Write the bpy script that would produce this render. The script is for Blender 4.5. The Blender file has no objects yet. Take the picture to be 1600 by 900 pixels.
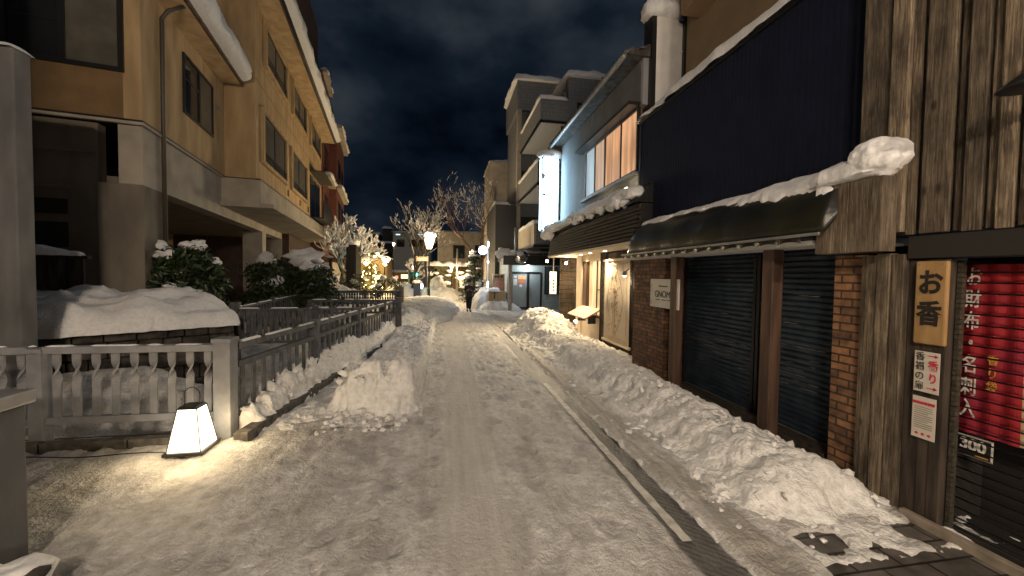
import bpy, bmesh, math, random
import numpy as np
from mathutils import Vector, Matrix, noise
random.seed(7)
sc = bpy.context.scene
COL = sc.collection
R = math.radians

# ------------------------------------------------------------------ camera
CAMH = 1.9
yaw, pitch, roll = math.atan(103/600), math.atan(20/600), 0.014
Fv = Vector((math.sin(yaw)*math.cos(pitch), math.cos(yaw)*math.cos(pitch), -math.sin(pitch)))
Rv = Vector((math.cos(yaw), -math.sin(yaw), 0)); Uv = Rv.cross(Fv)
R2 = Rv*math.cos(roll) + Uv*math.sin(roll); U2 = Uv*math.cos(roll) - Rv*math.sin(roll)
cd = bpy.data.cameras.new('camera'); cam = bpy.data.objects.new('camera', cd); COL.objects.link(cam)
cam.matrix_world = Matrix(((R2.x, U2.x, -Fv.x, 0), (R2.y, U2.y, -Fv.y, 0), (R2.z, U2.z, -Fv.z, CAMH), (0, 0, 0, 1)))
cd.sensor_width = 36; cd.lens = 13.5; cd.clip_start = 0.05; cd.clip_end = 1000
sc.camera = cam

# ------------------------------------------------------------------ world, exposure
sc.view_settings.view_transform = 'Standard'; sc.view_settings.look = 'None'
sc.view_settings.exposure = 0.22; sc.view_settings.gamma = 1.0; sc.view_settings.use_curve_mapping = False
sc.render.engine = 'CYCLES'
sc.cycles.use_denoising = True; sc.cycles.denoising_prefilter = 'ACCURATE'
sc.cycles.max_bounces = 6; sc.cycles.diffuse_bounces = 3; sc.cycles.glossy_bounces = 3
sc.cycles.sample_clamp_indirect = 3.0
sc.cycles.caustics_reflective = False; sc.cycles.caustics_refractive = False
W = bpy.data.worlds.new('World'); sc.world = W; W.use_nodes = True
nt = W.node_tree; nt.nodes.clear()
wo = nt.nodes.new('ShaderNodeOutputWorld'); bg = nt.nodes.new('ShaderNodeBackground')
tc = nt.nodes.new('ShaderNodeTexCoord'); mp = nt.nodes.new('ShaderNodeMapping')
mp.inputs['Scale'].default_value = (1.0, 1.0, 1.7); mp.inputs['Location'].default_value = (0.35, 0.1, 0.0)
nz = nt.nodes.new('ShaderNodeTexNoise'); nz.inputs['Scale'].default_value = 2.6; nz.inputs['Detail'].default_value = 5; nz.inputs['Roughness'].default_value = 0.48
cr = nt.nodes.new('ShaderNodeValToRGB')
cr.color_ramp.elements[0].position = 0.38; cr.color_ramp.elements[0].color = (0.0012, 0.0026, 0.0055, 1)
cr.color_ramp.elements[1].position = 0.66; cr.color_ramp.elements[1].color = (0.031, 0.038, 0.046, 1)
e = cr.color_ramp.elements.new(0.50); e.color = (0.0055, 0.0095, 0.0165, 1)
nt.links.new(tc.outputs['Generated'], mp.inputs['Vector']); nt.links.new(mp.outputs[0], nz.inputs['Vector'])
nt.links.new(nz.outputs['Fac'], cr.inputs[0]); nt.links.new(cr.outputs[0], bg.inputs[0]); nt.links.new(bg.outputs[0], wo.inputs[0])
bg.inputs[1].default_value = 0.9

KEY = 1180.0            # watts of each street lamp behind the photographer
# a very soft, very weak overhead glow of the overcast night sky
sd = bpy.data.lights.new('night_glow', 'SUN'); sd.energy = 0.13; sd.angle = R(70); sd.color = (0.95, 0.9, 0.85)
so = bpy.data.objects.new('night_glow', sd); COL.objects.link(so); so.rotation_euler = (R(32), R(-14), 0)

# ------------------------------------------------------------------ numpy noise
def _h(ix, iy, s):
    n = (ix.astype(np.int64)*374761393 + iy.astype(np.int64)*668265263 + s*1442695) & 0xffffffff
    n = ((n ^ (n >> 13))*1274126177) & 0xffffffff
    return ((n ^ (n >> 16)) & 0xffff)/65535.0
def vnoise(x, y, s=0):
    ix, iy = np.floor(x), np.floor(y); fx, fy = x-ix, y-iy
    fx = fx*fx*(3-2*fx); fy = fy*fy*(3-2*fy)
    a, b, c, d = _h(ix, iy, s), _h(ix+1, iy, s), _h(ix, iy+1, s), _h(ix+1, iy+1, s)
    return (a*(1-fx)+b*fx)*(1-fy) + (c*(1-fx)+d*fx)*fy
def fbm(x, y, s=0, o=4):
    t = 0; a = 0.5; n = 0
    for k in range(o):
        t = t + a*vnoise(x*2**k+k*17.3, y*2**k-k*9.1, s+k); n += a; a *= 0.5
    return t/n*2-1
def worley(x, y, s=0):
    ix, iy = np.floor(x), np.floor(y); best = np.full(x.shape, 9.0)
    for i in (-1, 0, 1):
        for j in (-1, 0, 1):
            px = ix+i+_h(ix+i, iy+j, s); py = iy+j+_h(ix+i, iy+j, s+77)
            best = np.minimum(best, (px-x)**2+(py-y)**2)
    return np.sqrt(best)
def clumps(x, y, s=0):            # rounded lumps 0..1
    wx = x+0.35*fbm(x*1.3, y*1.3, s+5, 2); wy = y+0.35*fbm(x*1.3+9, y*1.3, s+6, 2)
    return 0.6*(1-np.clip(worley(wx, wy, s), 0, 1)**2) + 0.4*(1-np.clip(worley(wx*2.3, wy*2.3, s+3), 0, 1)**2)
def sstep(a, b, x):
    t = np.clip((x-a)/(b-a), 0, 1); return t*t*(3-2*t)

# ------------------------------------------------------------------ materials
MC = {}
def N(nt, t, **kw):
    n = nt.nodes.new(t)
    for k, v in kw.items():
        if k in n.inputs: n.inputs[k].default_value = v
        else: setattr(n, k, v)
    return n
def mat(name, c1, c2=None, rough=0.7, scale=4.0, stretch=(1, 1, 1), bump=0.0, bscale=30.0, bdist=0.01, metal=0.0, emit=None, estr=0.0, detail=5, lo=0.35, hi=0.65, island=0.0, sss=0.0):
    if name in MC: return MC[name]
    m = bpy.data.materials.new(name); m.use_nodes = True; MC[name] = m
    nt = m.node_tree; p = nt.nodes['Principled BSDF']; L = nt.links.new
    p.inputs['Base Color'].default_value = (*c1, 1); p.inputs['Roughness'].default_value = rough; p.inputs['Metallic'].default_value = metal
    tc = N(nt, 'ShaderNodeTexCoord'); mp = N(nt, 'ShaderNodeMapping'); mp.inputs['Scale'].default_value = stretch
    L(tc.outputs['Object'], mp.inputs['Vector'])
    col = None
    if c2:
        nz = N(nt, 'ShaderNodeTexNoise', Scale=scale, Detail=detail); L(mp.outputs[0], nz.inputs['Vector'])
        r = N(nt, 'ShaderNodeValToRGB'); r.color_ramp.elements[0].position = lo; r.color_ramp.elements[1].position = hi
        r.color_ramp.elements[0].color = (*c1, 1); r.color_ramp.elements[1].color = (*c2, 1)
        L(nz.outputs['Fac'], r.inputs[0]); col = r.outputs[0]
    if island:
        g = N(nt, 'ShaderNodeNewGeometry'); mr = N(nt, 'ShaderNodeMapRange'); mr.inputs['To Min'].default_value = 1-island; mr.inputs['To Max'].default_value = 1+island*0.6
        L(g.outputs['Random Per Island'], mr.inputs['Value'])
        mx = N(nt, 'ShaderNodeVectorMath', operation='SCALE')
        if col: L(col, mx.inputs[0])
        else: mx.inputs[0].default_value = c1
        L(mr.outputs[0], mx.inputs['Scale']); col = mx.outputs[0]
    if col: L(col, p.inputs['Base Color'])
    if bump:
        b = N(nt, 'ShaderNodeTexNoise', Scale=bscale, Detail=6); L(mp.outputs[0], b.inputs['Vector'])
        bp = N(nt, 'ShaderNodeBump', Strength=bump, Distance=bdist); L(b.outputs['Fac'], bp.inputs['Height']); L(bp.outputs[0], p.inputs['Normal'])
    if emit:
        p.inputs['Emission Color'].default_value = (*emit, 1); p.inputs['Emission Strength'].default_value = estr
    if sss:
        p.inputs['Subsurface Weight'].default_value = sss; p.inputs['Subsurface Radius'].default_value = (0.05, 0.06, 0.07)
    return m
def brickmat(name, c1, c2, mortar, bw, rh, ms, axis='y', rough=0.8, bump=0.6, off=0.5, var=0.35):
    m = bpy.data.materials.new(name); m.use_nodes = True; MC[name] = m
    nt = m.node_tree; p = nt.nodes['Principled BSDF']; L = nt.links.new
    tc = N(nt, 'ShaderNodeTexCoord'); sp = N(nt, 'ShaderNodeSeparateXYZ'); cb = N(nt, 'ShaderNodeCombineXYZ')
    L(tc.outputs['Object'], sp.inputs[0])
    if axis == 'ground':
        L(sp.outputs[0], cb.inputs[0]); L(sp.outputs[1], cb.inputs[1])
    else:
        ad = N(nt, 'ShaderNodeMath', operation='ADD'); L(sp.outputs[0], ad.inputs[0]); L(sp.outputs[1], ad.inputs[1])
        L(ad.outputs[0], cb.inputs[0]); L(sp.outputs[2], cb.inputs[1])
    b = N(nt, 'ShaderNodeTexBrick', Scale=1.0); b.offset = off
    b.inputs['Color1'].default_value = (*c1, 1); b.inputs['Color2'].default_value = (*c2, 1); b.inputs['Mortar'].default_value = (*mortar, 1)
    b.inputs['Mortar Size'].default_value = ms; b.inputs['Brick Width'].default_value = bw; b.inputs['Row Height'].default_value = rh; b.inputs['Mortar Smooth'].default_value = 0.2
    L(cb.outputs[0], b.inputs['Vector'])
    nz = N(nt, 'ShaderNodeTexNoise', Scale=9.0, Detail=6); L(tc.outputs['Object'], nz.inputs['Vector'])
    mr = N(nt, 'ShaderNodeMapRange'); mr.inputs['From Min'].default_value = .3; mr.inputs['From Max'].default_value = .7
    mr.inputs['To Min'].default_value = 1-var; mr.inputs['To Max'].default_value = 1+var; L(nz.outputs['Fac'], mr.inputs['Value'])
    mx = N(nt, 'ShaderNodeVectorMath', operation='SCALE'); L(b.outputs['Color'], mx.inputs[0]); L(mr.outputs[0], mx.inputs['Scale']); L(mx.outputs[0], p.inputs['Base Color'])
    bp = N(nt, 'ShaderNodeBump', Strength=bump, Distance=0.01); bp.invert = True; L(b.outputs['Fac'], bp.inputs['Height']); L(bp.outputs[0], p.inputs['Normal'])
    p.inputs['Roughness'].default_value = rough
    return m

SNOW = mat('snow', (.76, .76, .77), (.88, .88, .885), rough=.75, scale=18, detail=8, bump=.35, bscale=28, bdist=.03)
SNOWR = mat('snow_rough', (.66, .65, .63), (.88, .875, .86), rough=.8, scale=14, detail=9, bump=.7, bscale=26, bdist=.04, lo=.3, hi=.6)
WOODW = mat('weathered_wood', (.085, .068, .048), (.34, .29, .225), rough=.9, scale=14, stretch=(1.3, 1.3, .10), bump=.9, bscale=30, bdist=.012, island=.42, lo=.32, hi=.72)
WOODD = mat('dark_wood', (.018, .013, .010), (.075, .055, .04), rough=.85, scale=16, stretch=(1, 1, .12), bump=.6, bscale=40, island=.3)
WOODR = mat('red_brown_wood', (.04, .021, .014), (.11, .06, .038), rough=.6, scale=10, stretch=(1, 1, .12), bump=.3, bscale=30)
NAVY = mat('navy_metal', (.0022, .0048, .017), (.0042, .0078, .025), rough=.85, scale=3)
NAVY.node_tree.nodes['Principled BSDF'].inputs['Specular IOR Level'].default_value = .25
BLACKC = mat('awning_cloth', (.008, .008, .006), (.035, .034, .012), rough=.33, scale=2.2, bump=.3, bscale=6, bdist=.03, lo=.45, hi=.75)
SHUT = mat('shutter_metal', (.022, .034, .052), (.05, .07, .098), rough=.34, scale=5, metal=.35, bump=.2, bscale=60)
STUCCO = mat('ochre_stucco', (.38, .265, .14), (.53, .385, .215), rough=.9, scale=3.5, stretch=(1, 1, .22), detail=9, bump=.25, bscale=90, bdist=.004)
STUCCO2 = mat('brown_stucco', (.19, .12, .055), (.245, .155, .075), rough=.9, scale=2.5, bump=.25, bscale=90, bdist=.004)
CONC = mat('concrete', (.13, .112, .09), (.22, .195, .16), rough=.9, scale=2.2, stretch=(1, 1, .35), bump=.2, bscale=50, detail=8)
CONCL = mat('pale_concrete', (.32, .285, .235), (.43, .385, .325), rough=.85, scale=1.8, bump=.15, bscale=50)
CONCG = mat('grey_concrete', (.085, .085, .09), (.15, .15, .152), rough=.9, scale=3, stretch=(1, 1, .4), bump=.25, bscale=60, detail=8)
FENCE = mat('grey_wood_paint', (.165, .17, .185), (.235, .24, .255), rough=.75, scale=5, stretch=(1, 1, 1), bump=.25, bscale=50, island=.12)
FENCED = mat('dark_grey_wood_paint', (.05, .053, .060), (.115, .12, .13), rough=.75, scale=9, bump=.25, bscale=50, island=.15)
STONE = mat('dark_stone', (.02, .018, .016), (.085, .075, .065), rough=.85, scale=6, bump=1.0, bscale=8, bdist=.05)
BLACK = mat('black_metal', (.012, .012, .013), rough=.4, bump=.1)
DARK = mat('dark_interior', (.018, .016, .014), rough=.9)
DGREEN = mat('dark_green_paint', (.012, .022, .018), rough=.4)
GLASS = mat('window_glass', (.02, .022, .026), rough=.06)
GLASSB = mat('reeded_blind_glass', (.085, .08, .065), (.13, .12, .10), rough=.35, scale=3)
WHITE = mat('white_paint', (.72, .71, .69), (.80, .79, .77), rough=.6, scale=4)
CREAM = mat('cream_plaster', (.66, .56, .42), (.74, .64, .50), rough=.85, scale=3, bump=.1)
WOODL = mat('honey_wood', (.30, .175, .065), (.42, .26, .11), rough=.55, scale=12, stretch=(1, 1, .15), bump=.2)
METG = mat('grey_metal', (.22, .22, .22), (.30, .30, .30), rough=.5, scale=5, metal=.5)
TILE = brickmat('grey_tile', (.185, .195, .215), (.225, .235, .255), (.10, .098, .095), .10, .20, .006, var=.12, bump=.3, off=0)
TILEB = brickmat('buff_tile', (.36, .32, .25), (.42, .37, .29), (.22, .2, .17), .6, .6, .006, var=.10, bump=.2, off=0)
TILEG = brickmat('pale_green_tile', (.36, .41, .40), (.42, .47, .46), (.25, .28, .28), .10, .20, .006, var=.1, bump=.2, off=0)
REDB = brickmat('red_tile', (.15, .045, .032), (.19, .06, .042), (.09, .04, .03), .22, .07, .008, var=.25)
BRICK = brickmat('brown_brick', (.19, .085, .04), (.085, .038, .024), (.035, .028, .022), .21, .072, .009, var=.6)
BRICK2 = brickmat('orange_brick', (.30, .145, .065), (.13, .07, .04), (.045, .035, .028), .21, .078, .010, var=.6)
PAVE = brickmat('wet_paving', (.085, .078, .07), (.15, .135, .12), (.02, .018, .016), .36, .17, .010, axis='ground', rough=.4, var=.4)
LEAF = mat('evergreen_leaf', (.012, .026, .010), (.045, .075, .022), rough=.45, scale=6, island=.5)
LEAFY = mat('yellow_green_leaf', (.07, .09, .018), (.17, .17, .05), rough=.5, scale=4, island=.5)
BARK = mat('bark', (.025, .018, .014), (.065, .048, .036), rough=.9, scale=12, bump=.5)
ASPH = mat('asphalt', (.03, .03, .032), (.055, .055, .056), rough=.5, scale=30, bump=.3, bscale=120)
def emat(name, col, s):
    if name in MC: return MC[name]
    return mat(name, (.5, .5, .5), rough=.5, emit=col, estr=s)

def woodmat(name, dark, mid, light, isl, bumps=.9):
    m = bpy.data.materials.new(name); m.use_nodes = True; MC[name] = m; nt = m.node_tree; p = nt.nodes['Principled BSDF']; L = nt.links.new
    tc = N(nt, 'ShaderNodeTexCoord'); g = N(nt, 'ShaderNodeNewGeometry')
    ad = N(nt, 'ShaderNodeVectorMath', operation='ADD'); sc_ = N(nt, 'ShaderNodeVectorMath', operation='SCALE'); sc_.inputs[0].default_value = (3, 7, 11); L(g.outputs['Random Per Island'], sc_.inputs['Scale']); L(tc.outputs['Object'], ad.inputs[0]); L(sc_.outputs[0], ad.inputs[1])
    mp = N(nt, 'ShaderNodeMapping'); mp.inputs['Scale'].default_value = (1, 1, .045); L(ad.outputs[0], mp.inputs[0])
    a = N(nt, 'ShaderNodeTexNoise', Scale=75.0, Detail=5.0, Distortion=.6); a.inputs['Roughness'].default_value = .7; L(mp.outputs[0], a.inputs['Vector'])
    mp2 = N(nt, 'ShaderNodeMapping'); mp2.inputs['Scale'].default_value = (1, 1, .35); L(ad.outputs[0], mp2.inputs[0])
    b = N(nt, 'ShaderNodeTexNoise', Scale=7.0, Detail=7.0); b.inputs['Roughness'].default_value = .65; L(mp2.outputs[0], b.inputs['Vector'])
    r1 = N(nt, 'ShaderNodeValToRGB'); e = r1.color_ramp.elements; e[0].position = .30; e[0].color = (*dark, 1); e[1].position = .68; e[1].color = (*light, 1); q = e.new(.48); q.color = (*mid, 1); L(a.outputs['Fac'], r1.inputs[0])
    r2 = N(nt, 'ShaderNodeValToRGB'); e = r2.color_ramp.elements; e[0].position = .32; e[0].color = (.22, .20, .17, 1); e[1].position = .60; e[1].color = (1.15, 1.12, 1.05, 1); L(b.outputs['Fac'], r2.inputs[0])
    v = N(nt, 'ShaderNodeTexVoronoi', Scale=2.4); mp3 = N(nt, 'ShaderNodeMapping'); mp3.inputs['Scale'].default_value = (2.2, 2.2, 1); L(ad.outputs[0], mp3.inputs[0]); L(mp3.outputs[0], v.inputs['Vector'])
    r3 = N(nt, 'ShaderNodeValToRGB'); e = r3.color_ramp.elements; e[0].position = .04; e[0].color = (.15, .11, .08, 1); e[1].position = .13; e[1].color = (1, 1, 1, 1); L(v.outputs['Distance'], r3.inputs[0])
    def mul(x, y, f=1.0):
        k = N(nt, 'ShaderNodeMix', data_type='RGBA', blend_type='MULTIPLY'); k.inputs[0].default_value = f; L(x, k.inputs[6]); L(y, k.inputs[7]); return k.outputs[2]
    c = mul(mul(r1.outputs[0], r2.outputs[0], .9), r3.outputs[0], .85)
    mr = N(nt, 'ShaderNodeMapRange'); mr.inputs['To Min'].default_value = 1-isl; mr.inputs['To Max'].default_value = 1+isl*.5; L(g.outputs['Random Per Island'], mr.inputs['Value'])
    sc2 = N(nt, 'ShaderNodeVectorMath', operation='SCALE'); L(c, sc2.inputs[0]); L(mr.outputs[0], sc2.inputs['Scale']); L(sc2.outputs[0], p.inputs['Base Color']); p.inputs['Roughness'].default_value = .85
    bp = N(nt, 'ShaderNodeBump', Strength=bumps, Distance=.012); L(a.outputs['Fac'], bp.inputs['Height']); bp2 = N(nt, 'ShaderNodeBump', Strength=.6, Distance=.02); L(b.outputs['Fac'], bp2.inputs['Height']); L(bp.outputs[0], bp2.inputs['Normal']); L(bp2.outputs[0], p.inputs['Normal'])
    return m
WOODW = woodmat('weathered_plank', (.045, .033, .024), (.155, .120, .085), (.33, .275, .205), .5)
def curtainmat(name, col, s0, s1, sc_):
    m = bpy.data.materials.new(name); m.use_nodes = True; MC[name] = m; nt = m.node_tree; p = nt.nodes['Principled BSDF']; L = nt.links.new
    tc = N(nt, 'ShaderNodeTexCoord'); mp = N(nt, 'ShaderNodeMapping'); mp.inputs['Scale'].default_value = (1, 1, .06); L(tc.outputs['Object'], mp.inputs[0])
    a = N(nt, 'ShaderNodeTexNoise', Scale=sc_, Detail=3.0); L(mp.outputs[0], a.inputs['Vector']); b = N(nt, 'ShaderNodeTexNoise', Scale=1.1, Detail=1.0); L(tc.outputs['Object'], b.inputs['Vector'])
    mu = N(nt, 'ShaderNodeMath', operation='MULTIPLY'); L(a.outputs['Fac'], mu.inputs[0]); L(b.outputs['Fac'], mu.inputs[1])
    mr = N(nt, 'ShaderNodeMapRange'); mr.inputs['From Min'].default_value = .15; mr.inputs['From Max'].default_value = .36; mr.inputs['To Min'].default_value = s0; mr.inputs['To Max'].default_value = s1; L(mu.outputs[0], mr.inputs['Value']); L(mr.outputs[0], p.inputs['Emission Strength'])
    p.inputs['Base Color'].default_value = (.3, .2, .12, 1); p.inputs['Emission Color'].default_value = (*col, 1); p.inputs['Roughness'].default_value = .25
    return m
# ------------------------------------------------------------------ mesh builder
class MB:
    def __init__(s, M=None): s.v = []; s.f = []; s.M = M or Matrix(); s.sm = []
    def add(s, vs, fs, smooth=False, M=None):
        b = len(s.v); T = s.M @ M if M else s.M
        s.v += [tuple(T @ Vector(p)) for p in vs]; s.f += [tuple(b+i for i in f) for f in fs]; s.sm += [smooth]*len(fs); return s
    def box(s, x0, x1, y0, y1, z0, z1, M=None):
        return s.add([(x0, y0, z0), (x1, y0, z0), (x1, y1, z0), (x0, y1, z0), (x0, y0, z1), (x1, y0, z1), (x1, y1, z1), (x0, y1, z1)],
              [(0, 3, 2, 1), (4, 5, 6, 7), (0, 1, 5, 4), (1, 2, 6, 5), (2, 3, 7, 6), (3, 0, 4, 7)], M=M)
    def frustum(s, c, w0, d0, w1, d1, z0, z1):
        x, y = c
        return s.add([(x-w0/2, y-d0/2, z0), (x+w0/2, y-d0/2, z0), (x+w0/2, y+d0/2, z0), (x-w0/2, y+d0/2, z0), (x-w1/2, y-d1/2, z1), (x+w1/2, y-d1/2, z1), (x+w1/2, y+d1/2, z1), (x-w1/2, y+d1/2, z1)],
              [(0, 3, 2, 1), (4, 5, 6, 7), (0, 1, 5, 4), (1, 2, 6, 5), (2, 3, 7, 6), (3, 0, 4, 7)])
    def tube(s, pts, r, n=8, cap=True, smooth=True):
        pts = [Vector(p) for p in pts]; rs = r if isinstance(r, (list, tuple)) else [r]*len(pts)
        vs = []; fs = []; up = None
        for i, p in enumerate(pts):
            t = (pts[min(i+1, len(pts)-1)]-pts[max(i-1, 0)]).normalized()
            if up is None: up = Vector((0, 0, 1)) if abs(t.z) < .9 else Vector((1, 0, 0))
            a = t.cross(up).normalized(); b = a.cross(t).normalized(); up = b
            for k in range(n):
                q = 2*math.pi*k/n; vs.append(p+(a*math.cos(q)+b*math.sin(q))*rs[i])
        for i in range(len(pts)-1):
            for k in range(n):
                fs.append((i*n+k, i*n+(k+1) % n, (i+1)*n+(k+1) % n, (i+1)*n+k))
        if cap: fs.append(tuple(range(n-1, -1, -1))); fs.append(tuple((len(pts)-1)*n+k for k in range(n)))
        return s.add(vs, fs, smooth)
    def lathe(s, prof, c=(0, 0, 0), n=20, M=None):
        vs = []; fs = []
        for (r, z) in prof:
            for k in range(n):
                q = 2*math.pi*k/n; vs.append((c[0]+r*math.cos(q), c[1]+r*math.sin(q), c[2]+z))
        for i in range(len(prof)-1):
            for k in range(n): fs.append((i*n+k, i*n+(k+1) % n, (i+1)*n+(k+1) % n, (i+1)*n+k))
        fs.append(tuple(range(n-1, -1, -1))); fs.append(tuple((len(prof)-1)*n+k for k in range(n)))
        return s.add(vs, fs, True, M)
    def blob(s, c, r, seed=0, n=12, amp=.22, freq=1.6):
        cx, cy, cz = c; rx, ry, rz = r; vs = []; fs = []; m = n*2
        for i in range(n+1):
            th = math.pi*i/n
            for k in range(m):
                ph = 2*math.pi*k/m; d = Vector((math.sin(th)*math.cos(ph), math.sin(th)*math.sin(ph), math.cos(th)))
                q = 1+amp*noise.noise(d*freq+Vector((seed*3.1, seed*1.7, 0)))*1.6 + amp*.35*noise.noise(d*freq*3.3+Vector((seed, 9, 4)))
                vs.append((cx+d.x*rx*q, cy+d.y*ry*q, cz+d.z*rz*q))
        for i in range(n):
            for k in range(m): fs.append((i*m+k, (i+1)*m+k, (i+1)*m+(k+1) % m, i*m+(k+1) % m))
        return s.add(vs, fs, True)
    def build(s, name, m, parent=None, bevel=0, recalc=True):
        me = bpy.data.meshes.new(name); org = Vector((0, 0, 0)); q = parent
        while q is not None: org = org+q.location; q = q.parent
        me.from_pydata([tuple(Vector(p)-org) for p in s.v], [], s.f)
        me.polygons.foreach_set('use_smooth', s.sm)
        if recalc:
            b = bmesh.new(); b.from_mesh(me); bmesh.ops.recalc_face_normals(b, faces=b.faces); b.to_mesh(me); b.free()
        me.materials.append(m); me.update()
        o = bpy.data.objects.new(name, me); COL.objects.link(o)
        if parent is not None: o.parent = parent
        if bevel:
            d = o.modifiers.new('bevel', 'BEVEL'); d.width = bevel; d.segments = 2; d.limit_method = 'ANGLE'
        return o
def tag(o, label=None, cat=None, group=None, kind=None):
    for k, v in (('label', label), ('category', cat), ('group', group), ('kind', kind)):
        if v: o[k] = v
    return o
def thing(name, label, cat, loc=(0, 0, 0), group=None):
    o = bpy.data.objects.new(name, None); COL.objects.link(o); o.location = loc; o.empty_display_size = .2
    return tag(o, label, cat, group)
def copy_tree(o, parent=None):
    c = o.copy(); COL.objects.link(c); c.parent = parent
    for ch in list(o.children): copy_tree(ch, c)
    return c
SPLIT = {'siding_battens', 'window_wall', 'window_frame', 'window_bar', 'mullion', 'upper_band', 'bracket', 'handle', 'sticker', 'edge_trim', 'guard_rail', 'curb', 'rib', 'ledge', 'recess_shade', 'back_panel', 'block', 'upper_wall', 'wall_core', 'string_course', 'flashing', 'ground_wall'}
def B(name, m, parent, *boxes, bevel=0, M=None):
    if name in SPLIT and len(boxes) > 1:
        return [B(name, m, parent, b, bevel=bevel, M=M) for b in boxes][0]
    mb = MB(M)
    for b in boxes: mb.box(*b)
    return mb.build(name, m, parent, bevel)
def frame(org, ang):               # local x forward along the wall, local y = outwards to the street
    d = Vector((math.sin(ang), math.cos(ang), 0)); n = Vector((d.y, -d.x, 0))
    return Matrix(((d.x, n.x, 0, org[0]), (d.y, n.y, 0, org[1]), (0, 0, 1, org[2]), (0, 0, 0, 1)))
def P3(v, s=0): return noise.noise(Vector(v)+Vector((s*7.3, s*3.1, s*1.3)))
def snow_cap(mb, x0, x1, y0, y1, z, t, seed=0, res=.05, rag=.03, lump=.25, bot=-.01):
    """a heap of snow lying on the rectangle: rounded edges, uneven outline and top"""
    nx = max(6, min(120, int((x1-x0)/res))); ny = max(6, min(60, int((y1-y0)/res))); vs = []; fs = []
    cx, cy, hx, hy = (x0+x1)/2, (y0+y1)/2, (x1-x0)/2, (y1-y0)/2
    for i in range(nx+1):
        a = -1+2*i/nx; a = math.sin(a*math.pi/2)*.35+a*.65
        for j in range(ny+1):
            b = -1+2*j/ny; b = math.sin(b*math.pi/2)*.6+b*.4
            ex = 1+rag/hx*1.6*P3((b*hy*4, a*2, 3), seed)*abs(a)**3; ey = 1+rag/hy*1.6*P3((a*hx*4, b*2, 8), seed)*abs(b)**3
            X, Y = cx+a*hx*ex, cy+b*hy*ey
            k = max(0, 1-abs(a)**6)**.5*max(0, 1-abs(b)**3)**.5
            h = t*k*(1+lump*(P3((X*1.7, Y*2.5, 1), seed)*1.5+.5*P3((X*6, Y*6, 2), seed)))
            vs.append((X, Y, z+bot+h if k > 0 else z+bot))
    for i in range(nx):
        for j in range(ny):
            q = i*(ny+1)+j; fs.append((q, q+ny+1, q+ny+2, q+1))
    mb.add(vs, fs, True); return mb
def snow_roll(mb, pts, w, h, seed=0, n=14, rag=.2, step=.08):
    """snow lying along a line and hanging a little over: closed, flat-bottomed, lumpy"""
    pts = [Vector(p) for p in pts]; L = []
    for a, b in zip(pts, pts[1:]):
        k = max(2, int((b-a).length/step)); L += [a.lerp(b, i/k) for i in range(k)]
    L.append(pts[-1]); vs = []; fs = []; m = len(L); tot = sum((b-a).length for a, b in zip(L, L[1:])); acc = 0
    for i, p in enumerate(L):
        if i: acc += (L[i]-L[i-1]).length
        t = (L[min(i+1, m-1)]-L[max(i-1, 0)]).normalized(); sd = t.cross(Vector((0, 0, 1))).normalized()
        e = min(acc, tot-acc)/max(w*.7, 1e-3); env = max(.02, min(1, e*(2-e)) if e < 1 else 1)**.5
        for k in range(n):
            q = 2*math.pi*k/n; c, s_ = math.cos(q), math.sin(q)
            r = 1+rag*(1.3*P3((p.x*1.5, p.y*1.5, k*.5+p.z), seed)+.7*P3((p.x*5+c*2, p.y*5, s_*2), seed))
            vs.append(p+sd*(w*.5*c*r*env)+Vector((0, 0, (h*s_*r if s_ > 0 else h*.16*s_)*env)))
    for i in range(m-1):
        for k in range(n): fs.append((i*n+k, i*n+(k+1) % n, (i+1)*n+(k+1) % n, (i+1)*n+k))
    fs.append(tuple(range(n-1, -1, -1))); fs.append(tuple((m-1)*n+k for k in range(n)))
    mb.add(vs, fs, True); return mb
def grid(xs, ys, fn):
    X, Y = np.meshgrid(xs, ys, indexing='ij'); Z = fn(X, Y); nx, ny = X.shape
    v = np.stack([X, Y, Z], -1).reshape(-1, 3)
    i, j = np.meshgrid(np.arange(nx-1), np.arange(ny-1), indexing='ij'); q = (i*ny+j).ravel()
    f = np.stack([q, q+ny, q+ny+1, q+1], -1)
    return v, f
def gridobj(name, xs, ys, fn, m, parent=None, keep=None):
    v, f = grid(xs, ys, fn)
    if keep is not None: f = f[keep(v[f].mean(1))]
    me = bpy.data.meshes.new(name); me.from_pydata(v.tolist(), [], f.tolist()); me.polygons.foreach_set('use_smooth', [True]*len(f)); me.materials.append(m); me.update()
    o = bpy.data.objects.new(name, me); COL.objects.link(o); o.parent = parent; return o
def text(name, body, M, size, m, parent, sx=1.0, bold=0.0, align='CENTER'):
    c = bpy.data.curves.new(name, 'FONT'); c.body = body; c.size = size; c.align_x = align; c.align_y = 'CENTER'; c.extrude = .0015; c.offset = bold
    t = bpy.data.objects.new('tmp', c); COL.objects.link(t); bpy.context.view_layer.update()
    me = bpy.data.meshes.new_from_object(t.evaluated_get(bpy.context.evaluated_depsgraph_get())); bpy.data.objects.remove(t)
    org = Vector((0, 0, 0)); q = parent
    while q is not None: org = org+q.location; q = q.parent
    me.transform(Matrix.Translation(-org) @ M @ Matrix.Diagonal((sx, 1, 1, 1))); me.materials.clear(); me.materials.append(m); me.update()
    o = bpy.data.objects.new(name, me); COL.objects.link(o); o.parent = parent; return o
def face_mx(x, y, z):    # text lying on a wall that faces -X (read from the street): local x runs towards -Y
    return Matrix(((0, 0, -1, x), (-1, 0, 0, y), (0, 1, 0, z), (0, 0, 0, 1)))
def face_my(x, y, z):    # text on a wall that faces -Y
    return Matrix(((1, 0, 0, x), (0, 0, -1, y), (0, 1, 0, z), (0, 0, 0, 1)))
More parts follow.
